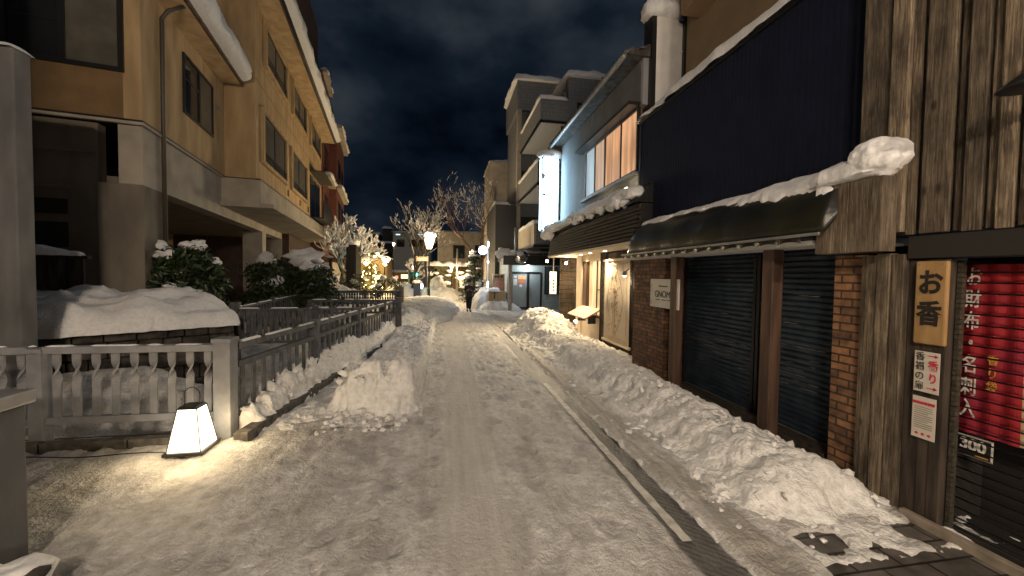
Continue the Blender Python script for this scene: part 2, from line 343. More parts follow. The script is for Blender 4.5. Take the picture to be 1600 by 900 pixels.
def point(name, loc, w, col, r=.05, parent=None):
    l = bpy.data.lights.new(name, 'POINT'); l.energy = w; l.color = col; l.shadow_soft_size = r
    o = bpy.data.objects.new(name, l); COL.objects.link(o)
    org = Vector((0, 0, 0)); q = parent
    while q is not None: org = org+q.location; q = q.parent
    o.parent = parent; o.location = Vector(loc)-org; return o
def spot(name, loc, target, w, col, ang=70, blend=.6, r=.03, parent=None):
    l = bpy.data.lights.new(name, 'SPOT'); l.energy = w; l.color = col; l.shadow_soft_size = r; l.spot_size = R(ang); l.spot_blend = blend
    o = bpy.data.objects.new(name, l); COL.objects.link(o)
    org = Vector((0, 0, 0)); q = parent
    while q is not None: org = org+q.location; q = q.parent
    o.parent = parent; o.location = Vector(loc)-org
    o.rotation_euler = (Vector(target)-Vector(loc)).to_track_quat('-Z', 'Y').to_euler(); return o
def at(px, py, Y):       # the place in the street, Y metres along it, that the photograph shows at this pixel
    d = Fv + R2*((px-800)/600) + U2*((450-py)/600); t = Y/d.y; return Vector((0, 0, CAMH))+d*t

WARM = (1.0, .74, .42); KEYC = (1.0, .80, .60)

# ================================================================== GROUND
def fx(y): return -2.42+(np.minimum(y, 22)-4.85)*.115          # line of the canal-side railing
def gh(x, y):
    a = .016*fbm(x*1.3, y*1.3, 1)+.010*fbm(x*6, y*6, 2, 3)
    foot = -.026*sstep(.34, .16, worley(x*2.6+.3*fbm(x*3, y*3, 8, 2), y*1.9, 3))*(vnoise(x*.9, y*.9, 9) > .35)
    foot2 = -.016*sstep(.4, .1, worley(x*6, y*4.4, 13))
    ck = .020*(clumps(x*7, y*7, 4)-.5)*sstep(.35, .75, vnoise(x*1.1, y*1.1, 31))
    lane = sstep(-.10, .02, x)*sstep(.62, .46, x)
    h = (a+foot+foot2+ck)*(1-.75*lane) - .008*lane
    h = h + .05*clumps(x*5, y*5, 5)*np.exp(-((x+.52+.12*fbm(y*1.5, y*0, 4, 2))/.10)**2)*sstep(4.4, 3.0, y)
    g = sstep(1.60, 1.68, x)*sstep(2.04, 1.96, x)
    h = h*(1-g) - .022*g
    sl = sstep(1.98, 2.04, x)*sstep(2.7, 2.3, x)
    h = h + sl*(.012+.018*clumps(x*6, y*3, 6))
    # the bare paving in front of the incense shop
    e = 2.42+.10*fbm(y*3, x*3, 7, 3); e2 = 2.44+.16*fbm(x*3, y*3, 8, 3)
    h = h - .10*sstep(e, e+.10, x)*sstep(e2, e2-.10, y)
    h = h - .10*sstep(3.72, 3.76, x)*sstep(7.9, 7.8, y)
    # canal cut
    c = sstep(fx(y)-.10, fx(y)-.14, x)*sstep(5.02, 5.08, y)*sstep(27.5, 27, y)
    lb = -5.2-.10*(y-5); floor = -.95+.30*fbm(x*.9, y*.9, 11, 3)+.9*sstep(lb+1.6, lb-.6, x)
    floor = floor+1.1*np.exp(-((x+4.15)/1.2)**2-((y-6.7)/.9)**2)*(1+.3*fbm(x*2, y*2, 12, 3))+.15*np.exp(-((x+5.2)/1.3)**2-((y-5.9)/.7)**2)
    return h*(1-c)+c*np.minimum(floor, .42)
# packed-snow material: dirty patches, wet tyre grooves
GM = bpy.data.materials.new('trampled_snow'); GM.use_nodes = True
def _gm():
    nt = GM.node_tree; p = nt.nodes['Principled BSDF']; L = nt.links.new
    tc = N(nt, 'ShaderNodeTexCoord'); sp = N(nt, 'ShaderNodeSeparateXYZ'); L(tc.outputs['Object'], sp.inputs[0])
    def noi(s, d=6, st=(1, 1, 1)):
        mp = N(nt, 'ShaderNodeMapping'); mp.inputs['Scale'].default_value = st; L(tc.outputs['Object'], mp.inputs[0])
        n = N(nt, 'ShaderNodeTexNoise', Scale=s, Detail=d); n.inputs['Roughness'].default_value = .6; L(mp.outputs[0], n.inputs['Vector']); return n.outputs['Fac']
    def ramp(src, els):
        r = N(nt, 'ShaderNodeValToRGB'); el = r.color_ramp.elements
        el[0].position, el[0].color = els[0][0], (*els[0][1], 1); el[1].position, el[1].color = els[-1][0], (*els[-1][1], 1)
        for q in els[1:-1]: w = el.new(q[0]); w.color = (*q[1], 1)
        L(src, r.inputs[0]); return r.outputs[0]
    def mth(op, a, b=None):
        m = N(nt, 'ShaderNodeMath', operation=op)
        for i, q in enumerate((a, b)):
            if q is None: continue
            if isinstance(q, (int, float)): m.inputs[i].default_value = q
            else: L(q, m.inputs[i])
        return m.outputs[0]
    def mix(f, a, b):
        m = N(nt, 'ShaderNodeMix', data_type='RGBA')
        if isinstance(f, (int, float)): m.inputs[0].default_value = f
        else: L(f, m.inputs[0])
        for i, q in ((6, a), (7, b)):
            if isinstance(q, tuple): m.inputs[i].default_value = (*q, 1)
            else: L(q, m.inputs[i])
        return m.outputs[2]
    base = ramp(noi(1.6, 8), [(.30, (.57, .55, .53)), (.48, (.74, .725, .705)), (.66, (.86, .85, .835))])
    fine = ramp(noi(11, 7), [(.34, (.70, .69, .68)), (.60, (1.08, 1.08, 1.08))])
    m1 = N(nt, 'ShaderNodeMix', data_type='RGBA', blend_type='MULTIPLY'); m1.inputs[0].default_value = .8; L(base, m1.inputs[6]); L(fine, m1.inputs[7])
    gr = ramp(noi(75, 4), [(.34, (.80, .79, .78)), (.50, (1, 1, 1)), (.66, (1.08, 1.08, 1.08))])
    m2 = N(nt, 'ShaderNodeMix', data_type='RGBA', blend_type='MULTIPLY'); m2.inputs[0].default_value = .85; L(m1.outputs[2], m2.inputs[6]); L(gr, m2.inputs[7])
    gt = ramp(noi(150, 2), [(.24, (.5, .47, .44)), (.30, (1, 1, 1)), (.6, (1, 1, 1))])
    m3 = N(nt, 'ShaderNodeMix', data_type='RGBA', blend_type='MULTIPLY'); m3.inputs[0].default_value = .9; L(m2.outputs[2], m3.inputs[6]); L(gt, m3.inputs[7])
    rt = ramp(noi(5, 6, (1, .07, 1)), [(.36, (.80, .79, .78)), (.55, (1.03, 1.03, 1.03))])
    m4 = N(nt, 'ShaderNodeMix', data_type='RGBA', blend_type='MULTIPLY'); m4.inputs[0].default_value = .8; L(m3.outputs[2], m4.inputs[6]); L(rt, m4.inputs[7]); m1 = m4
    at_ = N(nt, 'ShaderNodeAttribute'); at_.attribute_name = 'grime'
    gmx = N(nt, 'ShaderNodeMix', data_type='RGBA'); L(mth('MULTIPLY', at_.outputs['Fac'], .5), gmx.inputs[0]); L(m1.outputs[2], gmx.inputs[6]); gmx.inputs[7].default_value = (.36, .34, .33, 1); m1 = gmx
    # scraped lane
    x = mth('ADD', sp.outputs[0], mth('MULTIPLY', mth('SUBTRACT', noi(4, 3), .5), .10))
    def band(a, b, w):
        u = N(nt, 'ShaderNodeMapRange', interpolation_type='SMOOTHSTEP'); u.inputs['From Min'].default_value = a-w; u.inputs['From Max'].default_value = a+w; L(x, u.inputs['Value'])
        v = N(nt, 'ShaderNodeMapRange', interpolation_type='SMOOTHSTEP'); v.inputs['From Min'].default_value = b-w; v.inputs['From Max'].default_value = b+w; L(x, v.inputs['Value'])
        return mth('SUBTRACT', u.outputs[0], v.outputs[0])
    streak = noi(14, 4, (1, .05, 1))
    c = mix(mth('MULTIPLY', band(-.02, .52, .10), .65), m1.outputs[2], ramp(streak, [(.3, (.56, .53, .49)), (.7, (.76, .73, .69))]))
    tread = N(nt, 'ShaderNodeTexWave', Scale=9.0, Distortion=1.5); tread.wave_type = 'BANDS'; tread.bands_direction = 'DIAGONAL'; L(tc.outputs['Object'], tread.inputs['Vector'])
    wet = mth('MULTIPLY', band(1.66, 1.96, .018), ramp(noi(6, 6, (1, .25, 1)), [(.28, (.72, .72, .72)), (.55, (1, 1, 1))]))
    fy = N(nt, 'ShaderNodeMapRange', interpolation_type='SMOOTHSTEP'); fy.inputs['From Min'].default_value = 8; fy.inputs['From Max'].default_value = 12.5; fy.inputs['To Min'].default_value = 1; fy.inputs['To Max'].default_value = .15; L(sp.outputs[1], fy.inputs['Value'])
    wet = mth('MULTIPLY', wet, fy.outputs[0])
    wetc = mix(mth('MULTIPLY', tread.outputs['Fac'], .35), ramp(noi(25, 3, (1, .15, 1)), [(.35, (.028, .028, .03)), (.7, (.11, .105, .10))]), (.30, .285, .265))
    c = mix(wet, c, wetc)
    slush = mth('MULTIPLY', band(2.0, 2.34, .05), ramp(streak, [(.35, (.1, .1, .1)), (.6, (.9, .9, .9))]))
    c = mix(slush, c, (.40, .37, .33))
    L(c, p.inputs['Base Color'])
    rr = N(nt, 'ShaderNodeMapRange'); rr.inputs['To Min'].default_value = .62; rr.inputs['To Max'].default_value = .36; L(wet, rr.inputs['Value']); L(rr.outputs[0], p.inputs['Roughness'])
    bn = N(nt, 'ShaderNodeBump', Strength=1.0, Distance=.035); L(noi(30, 9), bn.inputs['Height']); L(bn.outputs[0], p.inputs['Normal'])
_gm()
ys = [0.7]
while ys[-1] < 27.9: ys.append(ys[-1]+max(.016, .0075*ys[-1]))
def grime(x, y):
    f = sstep(.36, .14, worley(x*2.6+.3*fbm(x*3, y*3, 8, 2), y*1.9, 3))*(vnoise(x*.9, y*.9, 9) > .35)
    q = sstep(.50, .75, vnoise(x*1.1, y*1.1, 31))*sstep(.45, .15, worley(x*7, y*7, 4))
    return np.clip(.75*f+.5*q, 0, 1)
g = gridobj('snow_ground', np.concatenate([np.arange(-9, -4, .06), np.arange(-4, -1.5, .035), np.arange(-1.5, 4.2, .02), np.arange(4.2, 9, .08)]), np.array(ys), gh, GM)
tag(g, kind='structure')
co = np.empty(len(g.data.vertices)*3); g.data.vertices.foreach_get('co', co); co = co.reshape(-1, 3)
ga = g.data.attributes.new('grime', 'FLOAT', 'POINT'); ga.data.foreach_set('value', grime(co[:, 0], co[:, 1]))
g = gridobj('far_ground', np.concatenate([np.arange(-120, -9.5, 6), [-9.02, -8.9], np.arange(-8, 8, 1), [8.8, 8.97], np.arange(9.5, 120, 6)]),
            np.concatenate([np.arange(-40, 0, 2), [.69, .8], np.arange(1, 27, 1), [27.6, 27.85], np.arange(28.5, 60, 1), np.arange(62, 180, 8)]),
            lambda x, y: np.where((x > -8.95) & (x < 8.9) & (y > .75) & (y < 27.7), -2.5, .05*fbm(x*.4, y*.4, 20)*sstep(28, 32, y)-.004), SNOWR)
tag(g, kind='structure')
B('paving', PAVE, None, (2.2, 3.72, -2, 2.9, -.10, -.022)); tag(bpy.data.objects['paving'], kind='structure')
mb = MB()
for (a, b, m_) in ((2.48, 4.05, 'a'), ):
    n = 46; vs = []
    for i in range(n+1):
        y = 2.47+(6.6-2.47)*i/n; vs += [(1.706+.004*math.sin(i*2.1), y, -.014), (1.785-.005*math.sin(i*1.7), y, -.014)]
    mb.add(vs, [(2*i, 2*i+1, 2*i+3, 2*i+2) for i in range(n)])
o = mb.build('road_marking', mat('worn_line_paint', (.50, .48, .43), (.74, .72, .66), rough=.6, scale=14, bump=.2), recalc=False); tag(o, kind='structure')
# kerb stones beside the canal, concrete edge of the incense shop
kb = MB()
for i in range(11):
    y0 = 4.72+i*.82; a, b = fx(y0), fx(y0+.80)
    kb.add([(a+.09, y0, -.1), (a+.24, y0, -.1), (b+.24, y0+.80, -.1), (b+.09, y0+.80, -.1), (a+.09, y0, .085), (a+.24, y0, .085), (b+.24, y0+.80, .085), (b+.09, y0+.80, .085)],
           [(0, 3, 2, 1), (4, 5, 6, 7), (0, 1, 5, 4), (1, 2, 6, 5), (2, 3, 7, 6), (3, 0, 4, 7)])
for i in range(7): kb.box(-2.56-(i+1)*.8, -2.58-i*.8, 4.70, 4.80, -.1, .075)
o = kb.build('kerb', mat('kerb_stone', (.05, .045, .04), (.13, .12, .10), rough=.8, scale=12, bump=.6), bevel=.008); tag(o, kind='structure')
o = B('canal_wall', STONE, None, (-9, -2.5, 4.98, 5.10, -1.6, -.02)); tag(o, kind='structure')
cw = MB(); cw.add([(fx(5)-.14, 5, -1.6), (fx(5)-.02, 5, -1.6), (fx(27)-.02, 27, -1.6), (fx(27)-.14, 27, -1.6), (fx(5)-.14, 5, -.02), (fx(5)-.02, 5, -.02), (fx(27)-.02, 27, -.02), (fx(27)-.14, 27, -.02)],
     [(0, 3, 2, 1), (4, 5, 6, 7), (0, 1, 5, 4), (1, 2, 6, 5), (2, 3, 7, 6), (3, 0, 4, 7)])
o = cw.build('canal_side_wall', STONE); tag(o, kind='structure')

# ================================================================== SNOW BANKS
def bank(name, label, x0, x1, y0, y1, fn, st, m=SNOWR, cat='snow bank', keep=None, dsc=1.0):
    o = gridobj(name, np.arange(x0, x1+st, st), np.arange(y0, y1+st, st), fn, m)
    for i, (ty, ns, st_) in enumerate(((('VORONOI'), .30, .085), ('CLOUDS', .11, .06), ('CLOUDS', .04, .022))):
        tx = bpy.data.textures.get('disp%d' % i) or bpy.data.textures.new('disp%d' % i, ty); tx.noise_scale = ns
        d = o.modifiers.new('d%d' % i, 'DISPLACE'); d.texture = tx; d.strength = st_*dsc; d.mid_level = .55; d.texture_coords = 'GLOBAL'
        if ty == 'VORONOI': tx.noise_intensity = 1.3
    return tag(o, label, cat)
def right_bank(x, y):
    wob = .20*fbm(y*.9, x*0+3, 41, 3)+.05*fbm(y*5, x*5, 42, 2)
    e0 = 2.32+wob-.10*sstep(8, 12, y)
    back = 3.66+.40*sstep(7.1, 7.6, y)
    top = .30+.07*fbm(x*1.1, y*.7, 43, 3)+.06*sstep(4, 6, y)
    h = top*sstep(e0, e0+.62, x)*(1-.55*sstep(3.1, back, x))*sstep(back+.10+.05*fbm(x*4, y*4, 44, 2), back-.10, x)
    sh = .12*np.exp(-((x-2.62-wob)/.16)**2)
    h = h-.03*sh+.075*(clumps(x*3.3, y*3.0, 45)-.45)*sstep(e0, e0+.35, x)+.035*(clumps(x*9, y*9, 46)-.5)*sstep(e0-.05, e0+.2, x)*sstep(.3, .6, vnoise(x*1.3, y*1.3, 49))
    h = h+.075*clumps(x*5.5, y*4.2, 47)*np.exp(-((x-e0-.06)/.10)**2)
    en = 2.45+.16*fbm(x*2.5, y*2, 48, 2)-.10*(x-3)
    h = h*sstep(en, en+.38, y)
    # big heap in front of the cafe
    r = ((x-3.15)/.95)**2+((y-12.2)/1.25)**2
    h = h*(1-.0*r)+.38*np.exp(-r**2*.9)*(1+.35*(clumps(x*2.2, y*2.2, 50)-.5))
    h = h*sstep(14.6, 13.2, y)
    return h-.03
bank('snow_bank', 'long lumpy snow bank shovelled up along the closed shutters and the cafe front', 1.95, 4.2, 2.1, 14.8, right_bank, .026)
def berm(x, y):
    l = -1.60+.10*fbm(y*1.2, x*0, 61, 3)-.2*sstep(10, 14, y); r = -.40+.02*fbm(y*3, x*0, 62, 2)-.02
    f = 5.22+.18*fbm(x*2.2, y*0, 63, 2)+.15*np.abs(x+.9)
    top = .30+.17*sstep(6.7, 5.4, y)-.05*sstep(9, 14, y)+.05*fbm(x*1.1, y*1.1, 64)
    h = top*sstep(l, l+.24, x)*sstep(r+.035, r-.03, x)*sstep(f, f+.20+.1*fbm(x*3, y*3, 69, 2), y)
    blk = sstep(7.6, 6.0, y)
    h = h*(1+.95*(clumps(x*2.8, y*2.8, 65)-.5)*blk+.10*(clumps(x*4, y*4, 66)-.5))
    h = h+.05*(clumps(x*8, y*8, 67)-.5)*blk*(h > .05)
    h = h+.05*sstep(.34, .12, worley(x*5.5, y*5.5, 68))*sstep(4.95, 5.15, y)*sstep(5.7, 5.3, y)*sstep(-1.5, -1.3, x)*sstep(-.45, -.6, x)
    return h*sstep(17.8, 16.8, y)-.022
bank('snow_bank', 'flat-topped snow block with a broken front standing between canal railing and cleared road', -1.95, -.30, 4.9, 17.9, berm, .022, dsc=1.5)
def fbank(x, y):
    f = fx(y); d = x-f
    h = (.40+.16*fbm(y*1.7, y*0+1, 71, 3)+.10*fbm(x*5, y*5, 72, 2))*sstep(-.26, -.12, d)*sstep(.24+.04*fbm(y*3, y*0, 75, 2), .03, d)*sstep(4.92, 5.15, y)
    h = h*(1+.5*(clumps(x*4.5, y*4.5, 73)-.5))+.04*(clumps(x*11, y*11, 74)-.5)*(h > .04)
    return h*sstep(13.9, 12.6, y)-.03
bank('snow_bank', 'rough snow heaped against the pickets of the canal-side railing', -2.75, -1.1, 4.9, 13.9, fbank, .024, dsc=1.4)
def chunks(parent, fn, xr, yr, n, seed, s0, s1, sink=.35):
    rr = random.Random(seed); bm = bmesh.new()
    for i in range(n):
        x, y = rr.uniform(*xr), rr.uniform(*yr); z = float(fn(np.array([x]), np.array([y]))[0])
        if z < -.015: continue
        s_ = s0+(s1-s0)*rr.random()**2.5; c = Vector((x, y, z+s_*(.5-sink)))
        vs = [bm.verts.new(c+Vector((rr.gauss(0, 1), rr.gauss(0, 1), rr.gauss(0, .8))).normalized()*s_*rr.uniform(.6, 1)) for _ in range(13)]
        g_ = bmesh.ops.convex_hull(bm, input=vs); bmesh.ops.delete(bm, geom=[v for v in g_['geom_interior'] if isinstance(v, bmesh.types.BMVert)], context='VERTS')
    me = bpy.data.meshes.new('snow_chunks'); bm.to_mesh(me); bm.free(); me.materials.append(SNOWR)
    o = bpy.data.objects.new('snow_chunks', me); COL.objects.link(o); o.parent = parent; o['kind'] = 'stuff'
    d = o.modifiers.new('bevel', 'BEVEL'); d.width = .006; d.segments = 2
    return o
BK = [o for o in bpy.data.objects if o.name.startswith('snow_bank')]
BK.sort(key=lambda o: o.name)
chunks(BK[0], right_bank, (2.3, 3.7), (2.4, 9), 620, 1, .012, .065); chunks(BK[0], right_bank, (2.3, 4.1), (9, 14), 330, 2, .02, .11)
chunks(BK[1], berm, (-1.6, -.4), (5.1, 6.4), 150, 3, .02, .11, .45); chunks(BK[1], berm, (-1.6, -.4), (6.4, 14), 220, 4, .015, .07)
def fbz(x, y): return fbank(x, y)
chunks(BK[2], fbz, (-2.6, -1.4), (5.0, 12.5), 650, 5, .015, .07)
def mound(name, label, c, rx, ry, h, seed, st=.05, m=SNOWR, flat=1.2, amp=.5, cat='snow heap', fr=1.0):
    def fn(x, y):
        wx = x+.25*fbm(x*1.2, y*1.2, seed, 3); wy = y+.25*fbm(x*1.2+5, y*1.2, seed+1, 3)
        r = ((wx-c[0])/rx)**2+((wy-c[1])/ry)**2
        b = np.clip(1-r, 0, 1)**(1/flat)
        return b*h*(1+amp*(clumps(x*2.2*fr, y*2.2*fr, seed+2)-.5)+.22*(clumps(x*6*fr, y*6*fr, seed+3)-.5))-.03-.15*(r > 1)
    return bank(name, label, c[0]-rx*1.15, c[0]+rx*1.15, c[1]-ry*1.15, c[1]+ry*1.15, fn, st, m, cat)
mound('snow_heap', 'wide snow heap around the foot of the lit street lamp', (-1.15, 20.6), 1.75, 6.2, .52, 101, .07, flat=2.5)
mound('snow_heap', 'rough snow heap between canal railing end and the flat snow block', (-1.5, 14.2), .75, 2.6, .55, 111, .05, flat=1.5)
mound('snow_heap', 'bluish snow heap behind the walking person beside the stacked stone blocks', (2.35, 22.4), 1.0, 1.4, .95, 121, .06)
mound('snow_heap', 'low snow heap spreading before the tiled entrance doors', (3.0, 21.2), 1.15, .75, .55, 131, .05)
mound('snow_heap', 'grey snow heap on the road left of the walking person', (-.1, 29), 1.7, 1.6, .75, 141, .08)
mound('snow_heap', 'snow heap beside the dark utility box under the bare tree', (-1.1, 30.5), 1.3, 1.2, .8, 151, .08)
mound('snow_heap', 'tall rounded snow heap behind the grey block beyond the railings', (-3.3, 30), 1.5, 1.3, 1.15, 161, .08, amp=.2)
mound('snow_heap', 'pointed pale snow heap behind the lit street lamp', (-.75, 33), .95, 1.0, 1.5, 171, .08, amp=.2)
mound('snow_heap', 'snow mass piled on the far canal bank beneath the snowy trees', (-5.3, 19.5), 1.8, 2.2, 1.15, 181, .08, amp=.3)
# loose snow pieces
def debris(label, xr, yr, n, seed, s0=.015, s1=.05, grp='loose snow crumbs'):
    rr = random.Random(seed); mb = MB()
    for i in range(n):
        x, y = rr.uniform(*xr), rr.uniform(*yr); s = rr.uniform(s0, s1)*(.5+rr.random())
        mb.blob((x, y, s*.35), (s, s*rr.uniform(.7, 1.2), s*.7), seed=i+seed, n=5, amp=.5)
    o = mb.build('snow_crumbs', SNOW); tag(o, label, 'snow crumbs', kind='stuff')
debris('snow crumbs scattered before the broken front of the flat-topped snow block', (-1.55, -.5), (4.75, 5.4), 70, 3, .01, .045)
debris('snow crumbs scattered along the road edge of the long shovelled bank', (2.15, 2.55), (2.5, 9), 90, 5, .012, .045)
debris('snow lumps broken off at the near end of the long bank over bare paving', (2.35, 3.3), (2.25, 2.65), 14, 8, .01, .032)

# ================================================================== CANAL RAILINGS
def sqpost(mb, x, y, w, z0, z1, cap=True):
    mb.box(x-w/2, x+w/2, y-w/2, y+w/2, z0, z1)
    if cap: mb.box(x-w/2-.012, x+w/2+.012, y-w/2-.012, y+w/2+.012, z1+.001, z1+.05)
def bar(mb, a, b, w, h, dz=0):
    a, b = Vector(a), Vector(b); t = (b-a).normalized(); s = t.cross(Vector((0, 0, 1))).normalized()*w/2; u = Vector((0, 0, h/2))
    mb.add([a-s-u, a+s-u, b+s-u, b-s-u, a-s+u, a+s+u, b+s+u, b-s+u], [(0, 3, 2, 1), (4, 5, 6, 7), (0, 1, 5, 4), (1, 2, 6, 5), (2, 3, 7, 6), (3, 0, 4, 7)])
def railing(label, posts, z1, rails, nb, fm, bal='picket', grp='canal railings', snow=True, pw=.13, bz=None, seed=1, zb=0.0):
    """posts: list of (x,y,width,top) ; rails: (z, width, height) ; nb balusters for each span"""
    r = thing('railing', label, 'railing', (posts[0][0], posts[0][1], zb), grp)
    for (x, y, w, top) in posts:
        mb = MB(); sqpost(mb, x, y, w, zb-.12, top); mb.build('post', fm, r, bevel=.006)
    for (z, w, h) in rails:
        mb = MB()
        for a, b in zip(posts, posts[1:]):
            d = (Vector((b[0], b[1], 0))-Vector((a[0], a[1], 0))).normalized()
            bar(mb, Vector((a[0], a[1], z))+d*(a[2]/2+.001), Vector((b[0], b[1], z))-d*(b[2]/2+.001), w, h)
        mb.build('rail', fm, r, bevel=.005)
    zt, zl = (bz or (rails[0][0]-rails[0][2]/2, rails[-1][0]+rails[-1][2]/2))
    for si, (a, b) in enumerate(zip(posts, posts[1:])):
        n = nb if isinstance(nb, int) else nb[si]
        d = (Vector((b[0], b[1], 0))-Vector((a[0], a[1], 0))); ln = d.length; d.normalize(); ang = math.atan2(d.y, d.x)
        for k in range(n):
            p = Vector((a[0], a[1], 0))+d*(a[2]/2+(ln-a[2]/2-b[2]/2)*(k+.5)/n)
            mb = MB(Matrix.Translation(p) @ Matrix.Rotation(ang, 4, 'Z'))
            if bal == 'twist':
                K = 26; vs = []; fs = []; H = zt-zl
                for i in range(K+1):
                    t = i/K; q = math.pi*float(sstep(.42, .90, np.array(t))); w = .036; th = .011
                    for (cx, cy) in ((-w, -th), (w, -th), (w, th), (-w, th)):
                        vs.append((cx*math.cos(q)-cy*math.sin(q), cx*math.sin(q)+cy*math.cos(q), zl+H*t))
                for i in range(K):
                    for j in range(4): fs.append((i*4+j, i*4+(j+1) % 4, i*4+4+(j+1) % 4, i*4+4+j))
                mb.add(vs, fs)
            else:
                mb.box(-.035, .035, -.012, .012, zl, zt)
            mb.build('baluster', fm, r)
    if snow:
        z = max(q[0]+q[2]/2 for q in rails)
        for a, b in zip(posts, posts[1:]):
            mb = MB(); rr = random.Random(seed); t = 0
            A, Bv = Vector((a[0], a[1], z)), Vector((b[0], b[1], z))
            while t < .93:
                u = min(.99, t+rr.uniform(.12, .4)); snow_roll(mb, [A.lerp(Bv, t+.03), A.lerp(Bv, u)], .075, rr.uniform(.018, snow if isinstance(snow, float) else .03), seed=int(t*100)+seed, n=8, step=.05); t = u+rr.uniform(.0, .12)
            mb.build('snow_cap', SNOW, r)
    return r
railing('pale grey railing with twisted balusters facing the viewer behind the lit floor lantern', [(-6.4, 4.85, .12, 1.0), (-4.28, 4.87, .13, 1.0), (-2.49, 4.87, .175, 1.09)], 1.05,
        [(1.03, .11, .075), (.26, .07, .08)], [11, 9], FENCE, 'twist', seed=3, snow=.012)
# short brace post just beside the middle post
pts = [(-2.47+(y-4.87)*.115+.01*0, y) for y in (4.87, 7.0, 9.1, 11.2, 13.0)]
railing('dark grey two-rail picket railing running back along the canal from the thick corner post', [(x+.02, y, .13 if i else .05, 1.06) for i, (x, y) in enumerate([(pts[0][0], 4.99)]+pts[1:])], 1.1,
        [(1.02, .09, .07), (.80, .07, .07), (.20, .06, .06)], [9, 9, 9, 7], FENCED, 'picket', bz=(.765, .23), seed=9, snow=.045)
railing('dark picket railing crossing the canal on the far side of the near basin', [(-4.62, 9.45, .14, 1.16), (-3.0, 9.6, .12, 1.08), (-1.98, 9.7, .1, 1.06)], 1.1,
        [(1.04, .08, .06), (.30, .06, .06)], [13, 8], FENCED, 'picket', seed=5)
railing('low dark parapet railing beyond the first basin ending in a square black post', [(-3.9, 12.0, .12, 1.05), (-2.6, 12.05, .1, 1.05), (-1.42, 12.1, .17, 1.12)], 1.1,
        [(1.07, .12, .07), (.72, .08, .06)], [8, 8], FENCED, 'picket', seed=6)
railing('farthest canal railing with pale lit snow behind its balusters', [(-4.9, 16.9, .1, 1.12), (-3.35, 16.95, .12, 1.15), (-1.95, 17, .1, 1.12)], 1.1,
        [(1.12, .1, .09), (.62, .08, .06)], [14, 13], FENCED, 'twist', seed=7)
railing('dark railing along the far canal bank before the arcade garden', [(-4.75, 9.6, .1, 1.1), (-5.1, 12.5, .1, 1.1), (-5.4, 15.5, .1, 1.1)], 1.1,
        [(1.04, .08, .06), (.35, .06, .06)], [12, 12], FENCED, 'picket', seed=8)

# ================================================================== FLOOR LANTERN
L0 = thing('floor_lantern', 'glowing white paper floor lantern with a wire handle on the snow by the corner post', 'lantern', (-2.62, 4.5, .02))
LM = Matrix.Translation((-2.62, 4.50, .02)) @ Matrix.Rotation(R(1), 4, 'Z') @ Matrix.Scale(.9, 4)
mb = MB(LM); mb.frustum((0, 0), .40, .40, .40, .40, 0, .035); mb.build('base', BLACK, L0, bevel=.004)
mb = MB(LM); mb.frustum((0, 0), .335, .335, .19, .19, .036, .50); mb.build('paper_shade', emat('paper_glow', (1.0, .86, .60), 2.6), L0)
mb = MB(LM); mb.frustum((0, 0), .21, .21, .17, .17, .501, .53)
for sx in (-1, 1):
    for sy in (-1, 1): mb.tube([(sx*.170, sy*.170, .036), (sx*.098, sy*.098, .505)], .006, 4)
mb.build('frame', BLACK, L0)
mb = MB(LM); mb.tube([(-.075, 0, .52), (-.08, 0, .62)]+[(-.08*math.cos(q), 0, .64+.09*math.sin(q)) for q in [math.pi*i/10 for i in range(11)]]+[(.08, 0, .62), (.075, 0, .52)], .006, 6); mb.build('handle', BLACK, L0)
SCR = mat('sepia_ink', (.20, .11, .03), rough=.8, emit=(.6, .38, .16), estr=.45)
for fc in range(2):     # small lettering low on the two faces that show
    Mx = LM @ Matrix.Rotation(R(90*fc), 4, 'Z') @ Matrix.Translation((0, -.163, .115)) @ Matrix.Rotation(R(90-8.3), 4, 'X')
    text('lettering', '○', Mx @ Matrix.Translation((.03, .052, 0)), .055, SCR, L0); text('lettering', '-·--·', Mx, .036, SCR, L0)
point('lantern_glow', (-2.62+.25, 4.5-.45, .30), 6.5, (1, .74, .40), .12, L0)
point('lantern_glow', (-2.62+.30, 4.60, .25), 5.5, (1, .74, .40), .1, L0)
point('lantern_glow', (-2.87, 4.28, .25), 3.2, (1, .74, .40), .1, L0)
mb = MB(); rr = random.Random(2); mb.tube([(-2.78-i*.22, 4.42+.03*math.sin(i*1.3)+.010*i, .028) for i in range(14)], .006, 5); tag(mb.build('power_cable', BLACK), 'thin black power cable lying on the snow left of the floor lantern', 'cable')

# grey cabinet and pillar on the left edge
t = thing('utility_box', 'large grey metal utility box standing at the near left edge', 'utility box', (-3.1, 2.5, 0))
B('body', CONCG, t, (-3.6, -2.63, 1.6, 2.9, -.02, 1.04), bevel=.01); B('lid', METG, t, (-3.66, -2.60, 1.55, 2.94, 1.041, 1.13), bevel=.012)
mb = MB(); snow_cap(mb, -3.6, -2.63, 1.6, 2.9, 1.13, .02, 3); mb.build('snow_cap', SNOW, t)
t = thing('stone', 'dark snow-topped rock half buried at the foot of the grey box', 'rock', (-2.42, 2.48, 0))
mb = MB(); mb.blob((-2.40, 2.42, .08), (.22, .16, .15), 4, n=14, amp=.45); mb.build('rock', STONE, t)
mb = MB(); mb.blob((-2.44, 2.50, .15), (.24, .14, .12), 6, n=12, amp=.35); mb.build('snow_cap', SNOW, t)
t = thing('pillar', 'tall square grey concrete pillar with a snow cap rising behind the front railing', 'pillar', (-5.8, 6.0, 0))
B('shaft', CONCG, t, (-6.9, -5.47, 6.0, 6.22, -1.0, 4.72), bevel=.015)
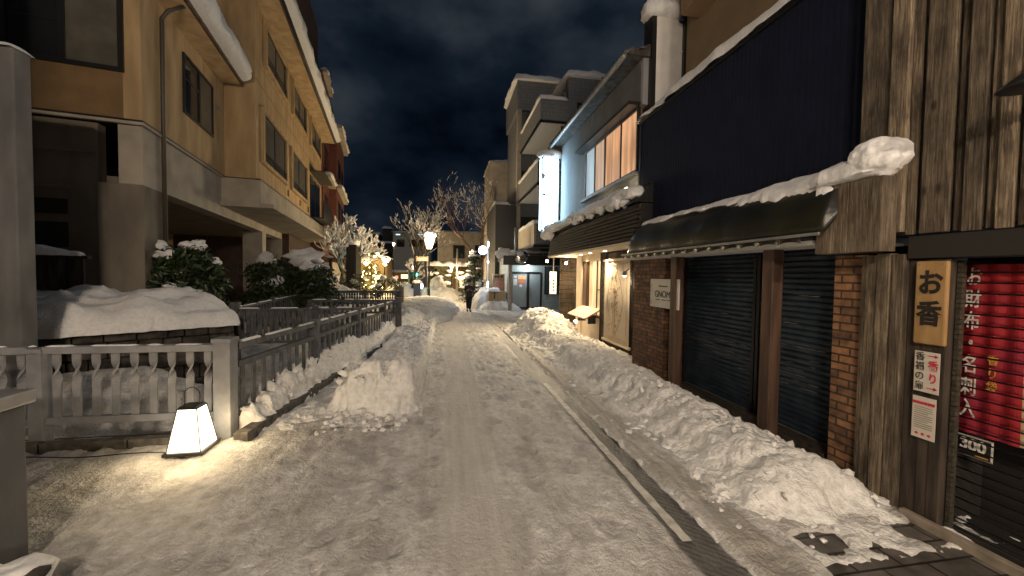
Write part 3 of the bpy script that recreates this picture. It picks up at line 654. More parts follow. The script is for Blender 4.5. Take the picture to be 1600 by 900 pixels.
mb = MB(); snow_cap(mb, -6.92, -5.44, 5.97, 6.25, 4.72, .10, 3, rag=.03, lump=.1); mb.build('snow_cap', SNOW, t)

t = thing('unseen_shade_block', 'plain grey unseen block added left of the square pillar to shade the far left', 'building', (-8, 0, 0))  # out of view, added to keep lamp light off the far left
B('wall', CONCG, t, (-12, -6.15, -9, 5.85, -1, 9.0))
# stone planter wall with deep snow, dark board fence behind
t = thing('garden_wall', 'dark rough stone garden wall under a deep smooth blanket of snow', 'garden wall', (-5.6, 8, 0))
SM = frame((-6.95, 6.55, 0), math.atan2(2.75, 2.0))
mb = MB(SM)
rr = random.Random(4)
for row in range(7):
    x = -.6
    while x < 3.35:
        w = rr.uniform(.22, .42); x2 = min(3.4, x+w); yy = rr.uniform(-.03, .04); mb.box(x+.006, x2-.006, -.4, yy, -.95+row*.27, -.95+row*.27+.258); x = x2
mb.build('stonework', STONE, t, bevel=.02)
mb = MB(SM); snow_cap(mb, -1.0, 3.5, -3.2, .20, .84, .62, 7, res=.06, rag=.09, lump=.25); mb.build('snow_cap', SNOW, t)
B('fill', STONE, t, (-1.0, 3.3, -3.0, -.41, -.9, .88), M=SM)
t = thing('board_fence', 'dark board fence with broken snow caps in front of the concrete garage wall', 'fence', (-8, 10, 0))
FM = frame((-10.15, 8.02, 0), math.atan2(.982, .187))
mb = MB(FM)
for i in range(26): mb.box(i*.13, i*.13+.122, -.02, .02+.006*(i % 2), .4, 2.10)
mb.build('boards', WOODD, t); B('cap_rail', WOODD, t, (-.05, 3.45, -.07, .07, 2.101, 2.16), M=FM, bevel=.005)
mb = MB(FM); snow_cap(mb, -.05, 1.55, -.14, .14, 2.16, .20, 4, lump=.5, rag=.05); snow_cap(mb, 2.2, 3.35, -.14, .14, 2.16, .16, 9, lump=.6, rag=.05); mb.build('snow_cap', SNOW, t)

# ================================================================== LEFT: OCHRE BUILDING
A0 = Vector((-6.54, 10.44, 0)); AA = -math.atan2(.187, .982); FA = frame(A0, AA)
B0 = FA @ Vector((3.9, .9, 0)); FB = frame(B0, -math.atan2(.15, .989))
yb = thing('apartment_building', 'ochre stucco building with snowy eaves raised over a concrete parking arcade', 'building', A0)
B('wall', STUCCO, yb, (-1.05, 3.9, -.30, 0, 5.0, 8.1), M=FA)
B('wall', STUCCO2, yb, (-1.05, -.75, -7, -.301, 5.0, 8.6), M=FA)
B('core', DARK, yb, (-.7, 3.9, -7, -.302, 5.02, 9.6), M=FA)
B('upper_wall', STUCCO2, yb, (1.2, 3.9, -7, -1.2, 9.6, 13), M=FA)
# string course and parking level
B('string_course', CONCL, yb, (-1.13, 3.88, -.25, .06, 4.93, 4.99), (-1.13, -1.051, -7, -.251, 4.93, 4.99), M=FA, bevel=.006)
B('flashing', BLACK, yb, (-1.12, 3.86, .003, .045, 4.992, 5.03), (-1.12, -1.052, -7, 0, 4.992, 5.03), M=FA)
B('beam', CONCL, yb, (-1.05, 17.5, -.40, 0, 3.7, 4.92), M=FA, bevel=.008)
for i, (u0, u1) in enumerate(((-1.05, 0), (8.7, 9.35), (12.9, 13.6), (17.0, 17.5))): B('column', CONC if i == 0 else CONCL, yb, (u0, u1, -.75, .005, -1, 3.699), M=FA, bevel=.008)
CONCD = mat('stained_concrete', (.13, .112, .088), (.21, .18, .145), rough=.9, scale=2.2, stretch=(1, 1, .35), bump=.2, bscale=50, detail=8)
B('wall_panel', CONCD, yb, (-.95, -.70, -7, -.76, -1, 4.92), M=FA)
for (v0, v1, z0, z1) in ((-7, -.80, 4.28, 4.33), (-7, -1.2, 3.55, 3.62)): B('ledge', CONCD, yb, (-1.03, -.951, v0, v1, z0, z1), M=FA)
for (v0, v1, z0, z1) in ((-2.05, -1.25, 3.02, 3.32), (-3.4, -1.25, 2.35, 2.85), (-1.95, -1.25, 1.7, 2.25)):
    f = B('recess_shade', DARK, yb, (-.97, -.949, v0, v1, z0, z1), M=FA)  # flat dark panel, the shade of an opening put into its colour
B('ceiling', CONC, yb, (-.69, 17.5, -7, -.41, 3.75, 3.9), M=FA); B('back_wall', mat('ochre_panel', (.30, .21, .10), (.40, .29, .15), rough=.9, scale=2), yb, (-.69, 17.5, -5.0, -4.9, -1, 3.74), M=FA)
B('back_panel', mat('garage_board', (.10, .085, .065), rough=.9), yb, *[(u, u+2.5, -4.89, -4.8, 2.15, 3.1) for u in (.2, 5.4, 10.6)], M=FA)
# garden floor and parapet under the arcade
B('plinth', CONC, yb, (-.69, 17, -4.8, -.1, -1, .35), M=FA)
def window(parent, M, u0, u1, z0, z1, fr=.06, split=.5, panes=(GLASS, GLASSB), v=0.0, depth=.05, bars=()):
    w = MB(M)
    w.box(u0, u1, v-.02, v+depth, z0, z0+fr); w.box(u0, u1, v-.02, v+depth, z1-fr, z1)
    w.box(u0, u0+fr, v-.02, v+depth, z0+fr+.001, z1-fr-.001); w.box(u1-fr, u1, v-.02, v+depth, z0+fr+.001, z1-fr-.001)
    um = u0+(u1-u0)*split; w.box(um-fr*.6, um+fr*.6, v-.02, v+depth*.8, z0+fr+.001, z1-fr-.001)
    for b in bars: w.box(u0+fr+.001, um-fr*.6-.001, v-.01, v+depth*.5, b-.012, b+.012)
    o = w.build('window', BLACK, parent, bevel=.003)
    B('pane', panes[0], o, (u0+fr+.001, um-fr*.6-.001, v+.001, v+.012, z0+fr+.001, z1-fr-.001), M=M)
    B('pane', panes[1], o, (um+fr*.6+.001, u1-fr-.001, v+.001, v+.012, z0+fr+.001, z1-fr-.001), M=M)
    return o
window(yb, FA, .88, 2.86, 5.97, 7.5, bars=(6.9,))
FV = FA @ Matrix(((0, -1, 0, -1.05), (1, 0, 0, 0), (0, 0, 1, 0), (0, 0, 0, 1)))     # wall that faces the viewer: local x = outwards v
window(yb, FV, -2.1, -.27, 5.98, 7.55, fr=.09, split=.48, bars=(6.8,))
# eave above with heavy snow
B('eave', STUCCO, yb, (-1.6, 3.6, -.6, .55, 7.98, 8.12), M=FA, bevel=.01); B('fascia', WOODR, yb, (-1.6, 3.62, .552, .62, 8.0, 8.2), M=FA)
mb = MB(FA); mb.add([(-1.6, .6, 8.13), (3.6, .6, 8.13), (3.6, -1.2, 9.4), (-1.6, -1.2, 9.4), (-1.6, -1.2, 8.13), (3.6, -1.2, 8.13)], [(0, 1, 2, 3), (0, 4, 5, 1), (2, 5, 4, 3), (0, 3, 4), (1, 5, 2)]); mb.build('roof', STONE, yb)
mb = MB(FA); snow_roll(mb, [(-1.8, .36, 8.20), (1, .42, 8.20), (3.78, .40, 8.18)], 1.15, .72, 5, n=22, rag=.16, step=.07); mb.build('roof_snow', SNOW, yb)
mb = MB(FA); mb.tube([(-.33, .075, -.3), (-.33, .075, 7.6), (-.33, .2, 7.8), (-.33, .5, 7.98)], .045, 10); mb.build('downpipe', mat('bronze_pipe', (.05, .04, .03), rough=.45), yb)
# projecting block
B('wall', STUCCO, yb, (0, 14.2, -7.5, 0, 5.05, 11.15), M=FB)
B('soffit_band', CONCL, yb, (-.35, 14.6, -1.6, .22, 4.15, 4.95), M=FB, bevel=.01)
B('soffit_lip', CONCL, yb, (-.45, 14.9, -1.7, .62, 4.02, 4.149), M=FB, bevel=.01)
B('joint', mat('wall_joint', (.16, .10, .05), rough=.9), yb, (.01, 14.19, .0005, .004, 8.42, 8.44), M=FB); B('joint', MC['wall_joint'], yb, (.01, 14.19, .0005, .004, 9.06, 9.07), M=FB)
for zz in (6.0, 7.0): B('vent_cap', METG, yb, (3.25, 3.37, .001, .05, zz, zz+.12), M=FA, bevel=.01) if zz > 6.5 else None
mb = MB(FB)
for i in range(36): mb.box(-.1+i*.405, .29+i*.405, .001, .16, 4.96, 5.04)
mb.build('tile_flashing', BLACK, yb)
for (u0, u1, z0, z1, sp) in ((.66, 3.9, 5.84, 7.58, .5), (5.05, 8.5, 5.84, 7.58, .5), (1.05, 4.0, 9.4, 10.78, .5), (5.4, 8.4, 9.4, 10.78, .5), (9.95, 13.4, 9.4, 10.78, .5)):
    # deep reveal: surround stands proud
    wn = window(yb, FB, u0, u1, z0, z1, fr=.07, split=sp, panes=(GLASSB, GLASSB), v=.004, depth=.04)
    w = MB(FB); w.box(u0-.16, u0-.001, .001, .12, z0-.14, z1+.12); w.box(u1+.001, u1+.16, .001, .12, z0-.14, z1+.12); w.box(u0, u1, .001, .12, z1+.001, z1+.12); w.box(u0, u1, .001, .12, z0-.14, z0-.001)
    w.build('surround', STUCCO, wn, bevel=.006)
    w = MB(FB)
    for k in range(3): w.box(u0+.02, u1-.02, .10, .12, z0+.06+k*.11, z0+.09+k*.11)
    w.build('guard_rail', BLACK, wn)
w = window(yb, FB, 9.9, 13.2, 5.1, 7.6, fr=.08, panes=(GLASS, GLASS)); 
B('balcony', BLACK, yb, (9.8, 13.4, .03, .75, 5.06, 5.14), (9.8, 13.4, .71, .75, 5.141, 6.1), M=FB); B('canopy', WOODD, yb, (9.7, 13.5, .03, .8, 7.75, 7.82), M=FB)
for u in (4.45, 7.0, 9.2): B('vent', mat('brown_vent', (.12, .07, .03), rough=.6), yb, (u, u+.22, .001, .03, 5.32, 5.6), M=FB)
B('eave', STUCCO, yb, (-.9, 15.2, -1, .72, 11.1, 11.26), M=FB, bevel=.01); B('fascia', WOODR, yb, (-.9, 15.2, .722, .78, 11.1, 11.34), M=FB)
mb = MB(FB); mb.tube([(-.9, .80, 11.20), (15.2, .80, 11.16)], .07, 8); mb.build('gutter', BLACK, yb)
mb = MB(FB); mb.tube([(-.75, .75, 11.0), (-.75, .1, 10.75)], .03, 6); mb.build('gutter_arm', BLACK, yb)
mb = MB(FB); snow_roll(mb, [(-1.6, .55, 11.30), (3, .62, 11.30), (9, .58, 11.30), (15.5, .6, 11.30)], 1.1, .8, 8, n=20, rag=.14, step=.1); mb.build('roof_snow', SNOW, yb)
mb = MB(FB); mb.box(-.9, 15.2, -7.5, .6, 11.262, 11.34); mb.build('roof', STONE, yb)
# small sign panels on the third column
B('notice', WHITE, yb, (9.36, 9.372, -.55, -.15, 1.9, 2.4), M=FA)

# dark tall block behind, then the red tiled building
t = thing('tower_block', 'dark brown tower block rising behind the ochre building eaves', 'building', B0)
B('wall', mat('brown_tile', (.06, .038, .03), (.09, .055, .045), rough=.8, scale=3), t, (9, 19, -10, -.9, 0, 21), M=FB)
t = thing('red_building', 'red brick tiled building with snow ledges beyond the ochre building', 'building', FB @ Vector((17, 0, 0)))
FR = frame(FB @ Vector((15.6, -.1, 0)), R(-10))
B('wall', REDB, t, (0, 12, -8, 0, 0, 16.4), M=FR); B('pier', REDB, t, (4.2, 12.3, .001, .55, 0, 14.0), M=FR)
for i, (u, z) in enumerate([(1.0, 9.7), (1.0, 6.1), (5.5, 9.9), (8.8, 9.9), (5.5, 6.4), (8.8, 6.4), (5.5, 3.4), (8.8, 3.4)]):
    v = .56 if u > 4 else .01
    f = B('window', BLACK, t, (u, u+2, v, v+.05, z, z+1.7), M=FR); B('pane', GLASS, f, (u+.1, u+1.9, v+.051, v+.06, z+.1, z+1.6), M=FR)
for (u0, u1, v, z, w) in ((0, 4.2, .3, 9.0, .8), (4.2, 12.3, .75, 9.1, .7), (4.2, 12.3, .8, 5.7, .7), (4.2, 12.3, .75, 14.05, .7), (0, 4.2, .1, 16.45, .6)):
    B('ledge', CONCL, t, (u0, u1, .56 if u0 > 4 else .001, v+.2, z-.2, z), M=FR)
    mb = MB(FR); snow_roll(mb, [(u0, v-.05, z), (u1, v-.05, z)], w, .28, int(u0+z), n=12, step=.2, rag=.3); mb.build('snow_cap', SNOW, t)
B('shop_awning', mat('maroon_awning', (.10, .03, .03), rough=.7), t, (0, 12.2, .6, 1.7, 2.75, 2.95), M=FR); B('shop_front', CONCL, t, (.2, 12, .56, .62, 0, 2.7), M=FR)
mb = MB(FR); snow_cap(mb, 0, 12.2, .9, 1.75, 2.95, .12, 3, res=.2); mb.build('snow_cap', SNOW, t)

# ================================================================== BUSHES, TREES
def leaves(mb, c, r, n, s, rr, up=.3):
    for i in range(n):
        while True:
            d = Vector((rr.uniform(-1, 1), rr.uniform(-1, 1), rr.uniform(-1, 1)))
            if .25 < d.length < 1: break
        d = d*(.75+.25*rr.random()); p = Vector((c[0]+d.x*r[0], c[1]+d.y*r[1], c[2]+d.z*r[2]))
        n_ = (d+Vector((rr.uniform(-1, 1), rr.uniform(-1, 1), rr.uniform(-.4, 1.2)))).normalized(); a = n_.orthogonal().normalized(); a.rotate(Matrix.Rotation(rr.uniform(0, 6.28), 3, n_)); b = n_.cross(a)
        l = s*rr.uniform(.6, 1.3); w = l*.38
        mb.add([p-a*l, p-b*w+n_*w*.2, p+a*l, p+b*w+n_*w*.2], [(0, 1, 2, 3)])
def bush(label, c, rad, clumps_, nl, ls, seed, lm=LEAF, snow=1.0, grp=None, name='bush'):
    rr = random.Random(seed); t = thing(name, label, 'bush', c, grp)
    mb = MB(); mt = MB(); ms = MB(); c = Vector(c)
    for i in range(clumps_):
        p = c+Vector((rr.uniform(-1, 1)*rad[0], rr.uniform(-1, 1)*rad[1], rad[2]*(.5+rr.uniform(-.35, .75)*1.0)))
        k = rr.uniform(.5, 1.1)*min(rad[2], rad[0])*.55
        leaves(mb, p, (k, k, k*.8), nl, ls, rr); mt.tube([c, c.lerp(p, .5)+Vector((0, 0, .1)), p], [.03, .02, .008], 5)
        if rr.random() < .55*snow and p.z > c.z+rad[2]*.45:
            ms.blob(p+Vector((0, 0, k*.62)), (k*rr.uniform(.35, .75), k*rr.uniform(.35, .6), k*.34), seed=i, n=10, amp=.5)
    mb.build('foliage', lm, t, recalc=False); mt.build('stems', BARK, t); 
    if ms.v: ms.build('snow_cap', SNOW, t)
    return t
bush('glossy evergreen shrub with snow lumps behind the stone garden wall', (-6.15, 10.15, .75), (.78, .55, 1.25), 34, 190, .085, 11, snow=.55)
bush('dark leafy shrub under the arcade beams before the garage columns', (-5.7, 15.2, .5), (1.35, .8, 1.35), 40, 140, .10, 12, snow=.2)
bush('low snow-laden shrub at the end of the arcade by the far canal bank', (-5.6, 22, .4), (.9, .8, 1.0), 12, 60, .09, 13, snow=1.0)
bush('small dark pine-like shrub under a smooth snow dome beyond the canal railings', (-3.9, 23, .5), (1.2, .6, .8), 10, 60, .09, 14, snow=1.5)
def tree(label, c, h, spread, seed, depth=5, tw=.14, snow=.6, lean=0, cat='tree', name='tree', bm=BARK, snow_r=1.7, up=.35, th=.35):
    rr = random.Random(seed); t = thing(name, label, cat, c); c = Vector(c)
    tr = MB(); br = MB(); sn = MB()
    def grow(p, d, ln, r, k):
        pts = [p]; rs = [r]; q = p.copy(); dd = d.copy()
        for i in range(3):
            dd = (dd+Vector((rr.uniform(-.22, .22), rr.uniform(-.22, .22), rr.uniform(-.05, .2)*up*2))).normalized(); q = q+dd*ln/3; pts.append(q.copy()); rs.append(r*(1-.14*(i+1)))
        (tr if k == 0 else br).tube(pts, rs, 7 if k < 2 else 4, cap=k < 2)
        if k >= 2 and rr.random() < snow:
            off = Vector((0, 0, rs[1]*.8+.012)); w = max(rs[1]*snow_r, .018*snow_r)
            sn.tube([a+off for a in pts], [w*.5, w, w*.9, w*.4], 5)
        if k >= depth: return
        n = 3 if k < 3 else rr.choice((2, 3))
        for i in range(n):
            a = rr.uniform(0, 6.28); tilt = rr.uniform(.35, .85)*spread
            s = dd.orthogonal().normalized(); s.rotate(Matrix.Rotation(a+i*2.1, 3, dd)); nd = (dd*math.cos(tilt)+s*math.sin(tilt)); nd.z += up*.3; nd.normalize()
            st = pts[-1] if i == 0 or k == 0 else pts[rr.choice((2, 3))]
            grow(st, nd, ln*rr.uniform(.62, .84), r*.56, k+1)
    grow(c, Vector((lean, 0, 1)).normalized(), h*th, tw, 0)
    tr.build('trunk', bm, t); br.build('crown', bm, t, recalc=False)
    if sn.v: sn.build('snow_cap', SNOW, t)
    return t
tree('bare tall tree with snow-lined branches right behind the lit street lamp', (-2.6, 29.5, 0), 7.4, .68, 24, depth=7, tw=.15, snow=.22, snow_r=1.0, th=.27, up=.42)
tree('second thin bare tree leaning right among the lamps', (-1.6, 33.5, 0), 7.5, .62, 29, depth=6, tw=.13, snow=.3, snow_r=1.1, th=.30)
RB = mat('reddish_bark', (.10, .06, .048), (.20, .125, .10), rough=.9, scale=12)
tree('dense reddish leafless tree with snow-dusted twigs beside the narrow cream building', (2.4, 31, 0), 11.5, .82, 35, depth=8, tw=.20, snow=.16, snow_r=1.0, bm=RB, th=.25)
tree('wide snow-laden tree spreading out beside the red building', (-7.6, 30, 0), 7.0, .95, 41, depth=6, tw=.2, snow=.6, snow_r=2.6, th=.27)
tree('smaller snow-laden tree with heavy white clumps at the corner of the red building', (-5.6, 27.0, 0), 5.6, 1.0, 47, depth=6, tw=.12, snow=.6, snow_r=2.6, th=.27)
tree('low branching snowy tree before the distant shop lights', (-3.4, 36, 0), 4.5, 1.05, 53, depth=5, tw=.1, snow=.9, snow_r=2.4, th=.25)
def conifer(label, c, h, r, n, ls, seed, lm, snow=.3, lit=None):
    rr = random.Random(seed); t = thing('evergreen_tree', label, 'tree', c); c = Vector(c); mb = MB(); ms = MB(); ml = MB()
    for i in range(n):
        z = rr.random()**1.2; a = rr.uniform(0, 6.28); q = r*(1-z)*rr.uniform(.4, 1)+.1; p = c+Vector((math.cos(a)*q, math.sin(a)*q, .3+z*(h-.3)))
        leaves(mb, p, (.3, .3, .22), 14, ls, rr)
        if rr.random() < snow: ms.blob(p+Vector((0, 0, .18)), (rr.uniform(.12, .3), rr.uniform(.12, .3), .07), seed=i, n=5, amp=.4)
        if lit and rr.random() < lit: ml.blob(p+Vector((0, -.25, 0)), (.035, .035, .035), n=4, amp=0)
    mb.build('foliage', lm, t, recalc=False); m2 = MB(); m2.tube([c, c+Vector((0, 0, h*.9))], [.09, .03], 6); m2.build('trunk', BARK, t)
    if ms.v: ms.build('snow_cap', SNOW, t)
    if ml.v: ml.build('fairy_lights', emat('fairy_light', (1, .72, .25), 22), t)
    return t
conifer('evergreen wrapped in golden fairy lights beyond the far railing', (-5.6, 30.5, 0), 3.4, 1.0, 90, .1, 61, LEAFY, .2, .55)
conifer('dark bushy evergreen standing left of the golden lit one', (-6.3, 27.6, 0), 2.8, .9, 70, .1, 62, LEAF, .15)
conifer('tall ivy-dark evergreen with blue-lit snow behind the walking person', (1.75, 24.6, 0), 3.25, .85, 120, .1, 63, LEAF, .42)
point('garden_floodlight', (-5.3, 29.0, .8), 130, (1, .72, .28), .2, None).name = 'garden_floodlight'

# clipped hedge with snow, lit warm
t = thing('hedge', 'warmly lit clipped hedge with patchy snow on top behind the street lamp', 'hedge', (.3, 36, 0)); rr = random.Random(5)
mb = MB()
for i in range(130): leaves(mb, (rr.uniform(-1.6, 2.3), 36+rr.uniform(-.4, .5), rr.uniform(.4, 2.6)), (.3, .3, .25), 12, .09, rr)
mb.build('foliage', LEAFY, t, recalc=False); mb = MB(); snow_cap(mb, -1.8, 2.5, 35.4, 36.7, 2.65, .45, 3, res=.15, rag=.2, lump=.6)
for i in range(16): mb.blob((rr.uniform(-1.6, 2.3), 35.5, rr.uniform(1.0, 2.4)), (.3, .15, .12), i, n=6, amp=.5)
mb.build('snow_cap', SNOW, t)

# ================================================================== STREET LAMPS
def lamp(label, x, y, h, watt, scale=1.0, sz=None, snow=True, grp='street lamps', col=WARM):
    t = thing('street_lamp', label, 'street lamp', (x, y, 0), grp)
    mb = MB(); mb.lathe([(.13, 0), (.13, .25), (.09, .32), (.075, .9), (.055, 1.0), (.045, h-.62), (.07, h-.6), (.05, h-.5)], (x, y, 0), 14); mb.build('pole', DGREEN, t)
    k = scale; z = h-.5*scale
    mb = MB(); mb.lathe([(.10*k, 0), (.13*k, .06*k), (.23*k, .44*k), (.20*k, .47*k)], (x, y, z), 16); sh = mb.build('lamp_shade', emat('lamp_glass', (1, .68, .30), 3.2), t)
    mb = MB(); mb.lathe([(.25*k, .475*k), (.24*k, .52*k), (.12*k, .60*k), (.03*k, .66*k)], (x, y, z), 16); mb.build('lamp_cap', DGREEN, t)
    if snow:
        mb = MB(); mb.blob((x, y, z+.66*k), (.31*k, .31*k, .20*k), 3, n=12, amp=.12); mb.build('snow_cap', SNOW, t)
    for q in range(4):
        a = math.pi/4+math.pi/2*q
        if q < 1: pass
    if watt:
        point('bulb', (x, y-.44*k, z+.50*k), watt*.5, col, .12, t); point('bulb', (x+.46*k, y, z+.30*k), watt*.25, col, .12, t); point('bulb', (x, y+.44*k, z+.30*k), watt*.25, col, .12, t)
    return t
lamp('lit green-posted street lamp with a snow-capped glass head at the middle of the view', -1.07, 24.8, 4.15, 1050, 1.35)
lamp('green-posted street lamp beside the canal behind the photographer', -1.3, -3.2, 4.9, KEY, col=KEYC)
lamp('green-posted street lamp on the far pavement behind the photographer', 1.6, -8.5, 4.9, KEY*3.2, col=KEYC)
lamp('lit lamp with a lantern head under a snowy canopy left of the middle', -5.0, 33, 3.0, 300, .7)
lamp('small globe-topped lamp in front of the snowy hedge', .45, 34.2, 2.55, 260, .55)
lamp('lowest small lamp just right of the hedge', 1.15, 34.8, 1.7, 120, .4, snow=False)
lamp('distant lamp glowing low behind the bare tree', -3.45, 42, 2.6, 300, .6)
lamp('highest distant lamp shining among the bare branches', -6.0, 46, 5.3, 300, .5)

# ================================================================== RIGHT: INCENSE SHOP (boards)
ws = thing('board_shop', 'weathered vertical board shop front with a closed grille', 'building', (3.75, 2, 0))
rr = random.Random(21); mb = MB(); y = -4.0
while y < 2.57:
    w = rr.choice((.085, .11, .14, .185))*rr.uniform(.9, 1.1); w2 = rr.uniform(.035, .075)
    mb.box(3.70+rr.uniform(-.006, .006), 3.735, y, min(y+w, 2.572), 2.27+rr.uniform(-.01, .01), 7.5)
    y += w+.004; mb.box(3.745+rr.uniform(0, .008), 3.77, y, min(y+w2, 2.575), 2.28, 7.5); y += w2+.004
mb.box(3.66, 3.76, 2.576, 2.70, 2.3, 7.5); mb.box(3.69, 3.76, 2.704, 2.74, 2.3, 7.5); mb.box(3.67, 3.76, 2.744, 2.93, 2.3, 7.5); mb.box(3.78, 3.9, -4, 2.93, 2.3, 7.6)
mb.build('board_wall', WOODW, ws, bevel=.004)
B('beam', DARK, ws, (3.72, 4.0, -4, 2.56, 2.08, 2.26), bevel=.004)
# corner cladding below the box
mb = MB(); mb.box(3.70, 3.78, 2.57, 2.66, -.05, 2.12); mb.box(3.69, 3.78, 2.664, 2.76, -.05, 2.13); mb.box(3.71, 3.78, 2.764, 2.86, -.05, 2.12); mb.box(3.72, 3.80, 2.864, 2.905, -.05, 2.12); mb.box(3.79, 4.2, 2.57, 2.9, -.05, 2.12)
mb.build('corner_boards', WOODW, ws, bevel=.004)
mb = MB(); mb.box(3.74, 3.82, 2.30, 2.375, -.05, 2.07); mb.box(3.75, 3.82, 2.379, 2.455, -.05, 2.07); mb.box(3.76, 3.9, 2.459, 2.566, -.05, 2.07); mb.build('sign_post', WOODD, ws, bevel=.004)
# box with snow above the pier
t = thing('sign_box', 'projecting weathered timber box with a thick snow lump on top', 'timber box', (3.6, 2.87, 2.14)); bx_ = t
mb = MB(); mb.box(3.50, 3.655, 2.60, 2.868, 2.14, 2.76); mb.box(3.495, 3.655, 2.872, 3.16, 2.14, 2.77); mb.box(3.66, 3.94, 2.94, 3.16, 2.15, 2.75); mb.build('boards', WOODW, t, bevel=.005)
mb = MB(); snow_roll(mb, [(3.66, 3.34, 2.80), (3.64, 3.0, 2.79), (3.60, 2.75, 2.80), (3.58, 2.56, 2.82)], .42, .20, 8, n=30, rag=.14, step=.02); mb.blob((3.585, 2.70, 2.92), (.185, .20, .165), 5, n=40, amp=.12)
mb.build('snow_cap', SNOW, t)
B('header', DARK, ws, (3.83, 3.9, -4, 2.29, -.05, .02)); B('threshold', mat('step_stone', (.20, .17, .13), (.34, .29, .23), rough=.7, scale=8, bump=.3), ws, (3.66, 3.72, -4, 2.5, -.09, .045), bevel=.006)
B('shop_floor', DARK, ws, (3.721, 7, -4, 2.56, -.10, -.02)); B('inner_wall', DARK, ws, (4.35, 4.5, -4, 2.56, -.02, 2.3))
# grille
t = thing('rolling_grille', 'dark open-mesh rolling grille closed across the incense shop front', 'grille', (3.86, 1, 0))
mb = MB()
for i in range(26):
    z = .02+i*.078; mb.tube([(3.86, 2.28, z), (3.86, 1.2, z-.006), (3.86, -.4, z), (3.86, -3.5, z)], .0065, 5)
mb.build('bars', BLACK, t); mb = MB()
for i in range(52):
    z = .02+i*.039; mb.box(3.80, 3.825, 2.262, 2.290, z, z+.034)
mb.box(3.826, 3.84, 2.262, 2.294, 0, 2.06)
mb.build('guide_chain', mat('aged_iron', (.035, .03, .022), (.07, .06, .045), rough=.5, scale=30), t)
# floor mat edge inside
# red banner, cream poster, 300 tag behind the grille
INK = mat('black_ink', (.012, .010, .009), rough=.6); RINK = mat('red_ink', (.55, .03, .05), rough=.6); WINK = mat('white_ink', (.75, .72, .66), rough=.7); YINK = mat('gold_ink', (.62, .30, .05), rough=.7); GINK = mat('grey_ink', (.22, .2, .18), rough=.7)
t = thing('shop_banner', 'red vertical cloth banner with white Japanese lettering behind the grille', 'banner', (3.97, 2.15, 1.4))
mb = MB(); n = 24; vs = []
for i in range(n+1):
    yv = 2.375-.36*i/n
    for z in (.74, 2.03): vs.append((3.975+.008*math.sin(i*.8), yv, z))
mb.add(vs, [(2*i, 2*i+2, 2*i+3, 2*i+1) for i in range(n)])
o = mb.build('cloth', mat('red_cloth', (.33, .010, .012), (.25, .010, .030), rough=.75, scale=2.5), t); s_ = o.modifiers.new('t', 'SOLIDIFY'); s_.thickness = .004
for i, ch in enumerate('お財布・名刺入'):
    text('lettering', ch, face_mx(3.955, 2.285, 1.93-i*.168), .15, WINK, t, sx=.62, bold=.002)
for i, ch in enumerate('香り袋'): text('lettering', ch, face_mx(3.955, 2.16, 1.32-i*.10), .085, YINK, t, sx=.7, bold=.001)
for i, ch in enumerate('····'): text('lettering', ch, face_mx(3.955, 2.16, 1.80-i*.10), .045, YINK, t, sx=.7)
t = thing('poster', 'cream brushwork poster beside the red banner behind the grille', 'poster', (3.985, 1.9, 1.4))
B('paper', mat('aged_cream_paper', (.50, .36, .20), (.58, .44, .27), rough=.8, scale=3), t, (3.985, 3.990, 1.45, 2.02, .74, 2.03))
mb = MB(); mb.tube([(3.98, 1.88, 2.0), (3.98, 1.93, 1.7), (3.98, 1.935, 1.4)], [.022, .016, .004], 6)
mb.tube([(3.98, 1.945, 1.45), (3.98, 1.93, 1.1)], [.004, .003], 5)
for i in range(22):
    a = rr.uniform(1.5, 1.98); z = rr.choice((1.62, 1.56, 1.2, 1.15, .95, .9))+rr.uniform(-.03, .03); mb.blob((3.983, a, z), (.002, rr.uniform(.006, .02), rr.uniform(.004, .014)), i, n=4, amp=.6)
mb.build('brush_strokes', GINK, t)
t = thing('price_tag', 'black and white square tag reading 300 below the red banner', 'price tag', (3.95, 2.27, .65))
B('board', WINK, t, (3.95, 3.955, 2.13, 2.345, .565, .725)); B('panel', INK, t, (3.946, 3.949, 2.14, 2.335, .575, .715)); text('lettering', '300', face_mx(3.943, 2.237, .655), .12, WINK, t, sx=.82, bold=.004)
B('small_print', YINK, t, (3.942, 3.945, 2.15, 2.22, .583, .592))
# hanging sign boards on the post
t = thing('shop_sign', 'honey-coloured wooden signboard with brushed black characters on the dark post', 'sign', (3.70, 2.38, 1.72))
mb = MB(); mb.box(3.700, 3.735, 2.285, 2.485, 1.405, 2.055); mb.build('board', WOODL, t, bevel=.012)
for i, ch in enumerate('お香'): text('lettering', ch, face_mx(3.695, 2.385, 1.875-i*.24), .205, INK, t, sx=.78, bold=.006)
mb = MB(); [mb.blob((3.697, yy, 2.03), (.004, .007, .007), 1, n=5, amp=0) for yy in (2.31, 2.46)]; mb.build('nails', METG, t)
t = thing('paper_sign', 'white paper notice with red arrows and characters on the post', 'notice', (3.71, 2.4, 1.17))
B('paper', mat('white_paper', (.62, .57, .50), rough=.8), t, (3.718, 3.722, 2.315, 2.475, 1.025, 1.345))
for i, ch in enumerate('香り'): text('lettering', ch, face_mx(3.715, 2.353, 1.235-i*.10), .085, RINK, t, sx=.75, bold=.002)
for z in (1.315, 1.062):
    mb = MB(); mb.box(3.714, 3.716, 2.33, 2.39, z-.003, z+.003); mb.add([(3.714, 2.345, z+.014), (3.714, 2.322, z), (3.714, 2.345, z-.014), (3.716, 2.345, z+.014), (3.716, 2.322, z), (3.716, 2.345, z-.014)], [(0, 1, 2), (3, 5, 4), (0, 3, 4, 1), (1, 4, 5, 2), (0, 2, 5, 3)]); mb.build('arrow', RINK, t)
